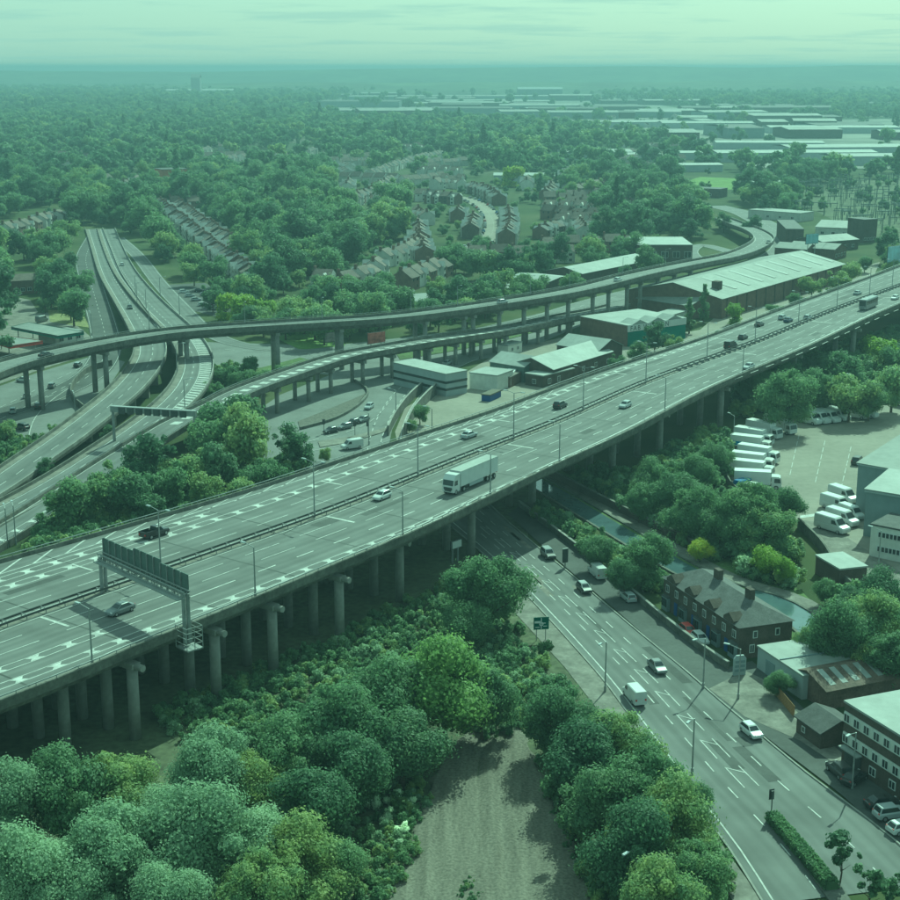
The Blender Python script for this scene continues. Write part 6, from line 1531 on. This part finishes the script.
# sign gantry over the near carriageway (seen from behind)
A_, B_ = S(103, 591, ZM), S(187, 632, ZM); ga = math.atan2(B_[1] - A_[1], B_[0] - A_[0]); GW = float(np.hypot(*(B_ - A_)[:2]))
G = thing('sign_gantry', 'overhead motorway sign gantry seen from behind, spanning the near carriageway', 'gantry', A_, ga)
for x in (0.4, GW):
    b = MB(); b.tube((x, -0.35, -1.5 if x > 1 else 0), (x, -0.35, 5.6), 0.3, 0.28, 10); b.tube((x, 0.35, -1.5 if x > 1 else 0), (x, 0.35, 5.6), 0.3, 0.28, 10); b.build('leg', M_STEEL, G)
b = MB()
for y in (-0.45, 0.45):
    for z in (5.1, 6.0): b.tube((-0.2, y, z), (GW + 0.4, y, z), 0.13, 0.13, 6)
for i in range(18):
    x = GW * i / 17; b.tube((x, -0.45, 5.1), (x, 0.45, 6.0), 0.06, 0.06, 5); b.tube((x, -0.45, 5.1), (x, -0.45, 6.0), 0.06, 0.06, 5)
b.build('truss', M_METROOF, G)
w_ = MB(); w_.box(GW / 2, -0.9, 4.86, GW, 0.9, 0.14); w_.build('walkway', M_METROOF, G)
n = 13
for i in range(n):
    h0 = 5.3 if not 5 <= i <= 8 else 5.3; ht = 3.0 if not 5 <= i <= 8 else 3.5
    x = (i + 0.5) * GW / n; p = MB(); p.box(x, 0.62, h0, GW / n - 0.12, 0.12, ht); pn = p.build('sign_panel', M_GREENP, G)
    r = MB(); r.box(x - GW / n / 2 + 0.03, 0.45, h0 - 0.9, 0.12, 0.2, ht + 0.9); r.build('rib', M_STEEL, pn)
p = MB(); p.box(GW + 0.5, 0, -2.2, 3.0, 2.6, 0.2); p.build('platform', M_STEEL, G)
c_ = MB()
for x in (GW - 0.9, GW + 1.9):
    for y in (-1.3, 0, 1.3): c_.tube((x, y, -2.1), (x, y, 1.2), 0.06, 0.06, 5)
for z in (-1.2, -0.3, 0.5, 1.2):
    for y in (-1.3, 1.3): c_.tube((GW - 0.9, y, z), (GW + 1.9, y, z), 0.05, 0.05, 5)
    c_.tube((GW + 1.9, -1.3, z), (GW + 1.9, 1.3, z), 0.05, 0.05, 5)
c_.build('cage', M_METROOF, G)
# gantry over the raised roads
A_, B_ = S(111, 406, 12.5), S(196, 411, 12.5); ga = math.atan2(B_[1] - A_[1], B_[0] - A_[0]); GW = float(np.hypot(*(B_ - A_)[:2]))
G = thing('sign_gantry', 'grey overhead gantry beam across the two raised roads at left', 'gantry', (A_[0], A_[1], 0), ga)
b = MB(); b.box(GW / 2, 0, 11.2, GW, 1.1, 1.4); b.build('beam', M_STEEL, G)
for i in range(8):
    p = MB(); p.box(3 + i * (GW - 6) / 7, -0.7, 10.9, 1.6, 0.25, 1.6); p.build('signal_box', M_BLACKM, G)
for x in (0.4, GW - 0.4):
    b = MB(); b.tube((x, 0, 0), (x, 0, 11.3), 0.4, 0.35, 10); b.build('leg', M_STEEL, G)

# green direction sign beside the dual carriageway
q = S(541, 641); T = thing('direction_sign', 'dark green direction sign with white road diagram on two posts', 'road sign', q, math.radians(8))
p = MB(); p.box(0, 0, 2.0, 2.5, 0.08, 2.1); bd = p.build('sign_board', M_SIGN, T)
p = MB(); p.box(0.0, -0.06, 2.1, 0.14, 0.05, 1.9); p.box(0.35, -0.06, 3.0, 0.7, 0.05, 0.14, 0); p.box(-0.62, -0.06, 3.1, 0.95, 0.05, 0.36)
for i in range(8):
    a = i * math.pi / 4; p.box(0.0 + 0.28 * math.cos(a), -0.07, 2.85 + 0.28 * math.sin(a), 0.17, 0.05, 0.17)
p.box(0.62, -0.06, 2.5, 0.6, 0.05, 0.12); p.box(-0.62, -0.06, 2.35, 0.7, 0.05, 0.12); p.build('road_diagram', M_WHITE, bd)
for x in (-0.75, 0.75):
    b = MB(); b.tube((x, 0.1, 0), (x, 0.1, 4.1), 0.07); b.build('post', M_STEEL, T)
q = S(565, 568); T = thing('information_panel', 'black upright panel with white top on the kerb of the dual carriageway', 'road sign', (q[0], q[1], 0.2), 0.5)
p = MB(); p.box(0, 0, 0.9, 1.1, 0.3, 2.6); p.build('board', M_BLACKM, T); p = MB(); p.box(0, 0, 3.5, 1.16, 0.36, 0.14); p.build('cap', M_METROOF, T); p = MB(); p.tube((0, 0, 0), (0, 0, 0.95), 0.12); p.build('post', M_STEEL, T)
def signal(px, label, rz):
    q = S(*px); T = thing('traffic_light', label, 'traffic light', q, rz, None)
    p = MB(); p.tube((0, 0, 0), (0, 0, 3.6), 0.07); p.build('pole', M_BLACKM, T); b = MB(); b.box(0, 0, 2.6, 0.36, 0.3, 1.1); h_ = b.build('signal_head', M_BLACKM, T)
    b = MB(); b.box(0, 0.17, 2.45, 0.7, 0.04, 1.4); b.build('backing_board', M_BLACKM, h_)
for px, lab in (((771, 818), 'traffic light at the tip of the central island'), ((324, 434), 'traffic light beside the queue behind the motorway'), ((355, 436), 'traffic light between the queue and the motorway'), ((368, 436), 'traffic light right of the queue behind the motorway')): signal(px, lab, 0.3)
q = S(739, 676); T = thing('sign_board', 'free standing pale sign board at the end of the terrace forecourt', 'sign', (q[0], q[1], 0.2), 0.25)
p = MB(); p.box(0, 0, 0, 2.0, 0.35, 2.7); p.build('board', M_CLADL, T); p = MB(); p.loft([[(x, y, z) for x, z in ((-1.0, 2.7), (1.0, 2.7), (0.6, 3.2), (-0.6, 3.2))] for y in (-0.17, 0.17)]); fixn(p.build('crest', M_CLADL, T))
for z in (0.6, 1.3, 2.0):
    p = MB(); p.box(0, -0.2, z, 1.6, 0.06, 0.4); p.build('lettering_panel', M_CLAD, T)
# walls and fences
def wall(name, label, cat, px, h, t, m, cop=None, z0=0.0):
    P_ = Path(SS(px), 3.0, smooth=len(px) > 2); T = thing(name, label, cat, P_.at(0)); o = P_.at(0)
    w = MB(); P_.sweep(w, [(-t / 2, z0), (-t / 2, h), (t / 2, h), (t / 2, z0)], step=3); w.v = [tuple(np.array(v) - o) for v in w.v]; fixn(w.build('wall_face', m, T))
    if cop:
        w = MB(); P_.sweep(w, [(-t / 2 - 0.08, h - 0.02), (-t / 2 - 0.08, h + 0.14), (t / 2 + 0.08, h + 0.14), (t / 2 + 0.08, h - 0.02)], step=3); w.v = [tuple(np.array(v) - o) for v in w.v]; fixn(w.build('coping', cop, T))
    return T, P_
wall('boundary_wall', 'long low brick wall with pale coping between service road and canal', 'wall', [(519, 507), (555, 534), (585, 557), (612, 580), (640, 603), (670, 628), (700, 651), (728, 670)], 1.3, 0.35, M_CONCD, M_CONC)
wall('canal_wall', 'dark brick wall along the towpath', 'wall', [(548, 476), (600, 503), (650, 528), (690, 547), (700, 556)], 1.8, 0.4, M_BRICKD, M_CONCD)
wall('yard_wall', 'curved concrete wall edging the lorry yard', 'wall', [(742, 500), (728, 485), (725, 465), (732, 442), (750, 428)], 1.8, 0.3, M_CONCD)
wall('lane_wall', 'grey wall dropping from the depot lane to the canal', 'wall', [(798, 528), (822, 552), (842, 585), (870, 605)], 2.2, 0.4, M_CONCD)
wall('ramp_wall', 'concrete retaining wall of the ramp behind the motorway', 'wall', [(388, 436), (396, 420), (412, 400), (438, 378)], 2.6, 0.4, M_CONCD, M_CONC)
wall('ramp_wall', 'second concrete ramp wall nearer the white block', 'wall', [(405, 436), (414, 418), (430, 400), (446, 386)], 3.2, 0.4, M_CONCD, M_CONC)
wall('island_kerb_wall', 'low curved wall around the junction island below the hatched flyover', 'wall', [(300, 430), (335, 420), (360, 405), (368, 392), (355, 382)], 0.8, 0.5, M_CONCD)
wall('abutment_wall', 'curved retaining wall by the left junction below the flyover', 'wall', [(112, 366), (90, 372), (74, 386), (72, 400), (84, 412)], 2.0, 0.4, M_CONCD)
def fence(label, a, b, h, m, n):
    A_, B_ = S(*a), S(*b); L_ = float(np.hypot(*(B_ - A_)[:2])); T = thing('timber_fence', label, 'fence', A_, math.atan2(B_[1] - A_[1], B_[0] - A_[0]))
    pm_ = MB().box(0, 0, 0, L_ / n - 0.04, 0.06, h).mesh('board', m)
    for i in range(n):
        o = bpy.data.objects.new('board', pm_); COL.objects.link(o); o.parent = T; o.location = ((i + 0.5) * L_ / n, 0.015 * (i % 2), 0.05)
fence('orange brown timber fence beside the pavement', (775, 696), (794, 719), 1.9, M_WOOD, 12)
fence('timber fence panel behind the dark hut', (817, 692), (830, 704), 2.2, M_WOOD, 8)
# hoardings and signs
def board(label, A, B, z0, z1, m, cat='billboard'):
    A_, B_ = S(A[0], A[1], z0), S(B[0], B[1], z0); L_ = float(np.hypot(*(B_ - A_)[:2])); T = thing('billboard', label, cat, (A_[0], A_[1], 0), math.atan2(B_[1] - A_[1], B_[0] - A_[0]))
    p = MB(); p.box(L_ / 2, 0, z0, L_, 0.3, z1 - z0); p.build('panel', m, T); f_ = MB(); f_.box(L_ / 2, 0.2, z0 - 0.2, L_ + 0.4, 0.2, z1 - z0 + 0.4); f_.build('frame', M_BLACKM, T)
    for x in (L_ * 0.2, L_ * 0.8):
        p = MB(); p.tube((x, 0.35, 0), (x, 0.35, z0), 0.18); p.build('post', M_STEEL, T)
board('pale blue billboard above the gabled sheds', (806, 244), (818, 243), 8, 12.5, mat('poster_blue', (0.35, 0.52, 0.60), 0.5, 0.2, 0.4))
board('large pale blue sign standing beyond the motorway at the right edge', (887, 268), (901, 266), 6, 15, mat('poster_sky', (0.45, 0.60, 0.68), 0.5, 0.3, 0.2))
board('reddish poster hoarding under the flyover', (368, 344), (385, 342), 1.5, 5.0, mat('poster_red', (0.32, 0.12, 0.10), 0.6, 0.5, 0.6))
board('grey poster hoarding behind a flyover column', (325, 342), (336, 341), 1.5, 4.5, mat('poster_grey', (0.25, 0.22, 0.22), 0.6, 0.5, 0.6))
board('white rectangular sign beneath the near edge of the viaduct', (452, 549), (461, 546), 3.0, 4.3, M_WHITE, 'sign')
building('blue_container', 'bright blue container beside the houses above the flyover', (300, 320), (311, 319), 3, 3.2, M_BLUE, M_BLUE, 'flat', cat='container')
building('blue_skip', 'navy blue skip in the industrial yard', (490, 402), (501, 397), 2.6, 1.8, M_BLUEDK, M_SOIL, 'flat', cat='skip')
building('red_container', 'red shipping container at the back of the lorry yard', (882, 402), (893, 401), 2.6, 2.6, M_REDP, M_REDP, 'flat', cat='container')
# ================================================================== HAZE
hz = MB(); hz.box(0, 14000, -1.5, 61000, 41000, HAZE_TOP + 1.5)
hm = bpy.data.materials.new('haze_air'); hm.use_nodes = True; N = hm.node_tree.nodes; N.clear()
ho = N.new('ShaderNodeOutputMaterial'); hv = N.new('ShaderNodeVolumePrincipled')
hv.inputs['Density'].default_value = HAZE_DENSITY; hv.inputs['Color'].default_value = (0.39, 0.51, 0.57, 1); hv.inputs['Anisotropy'].default_value = 0.2
hm.node_tree.links.new(hv.outputs[0], ho.inputs['Volume'])
stuff(hz.build('haze', hm))
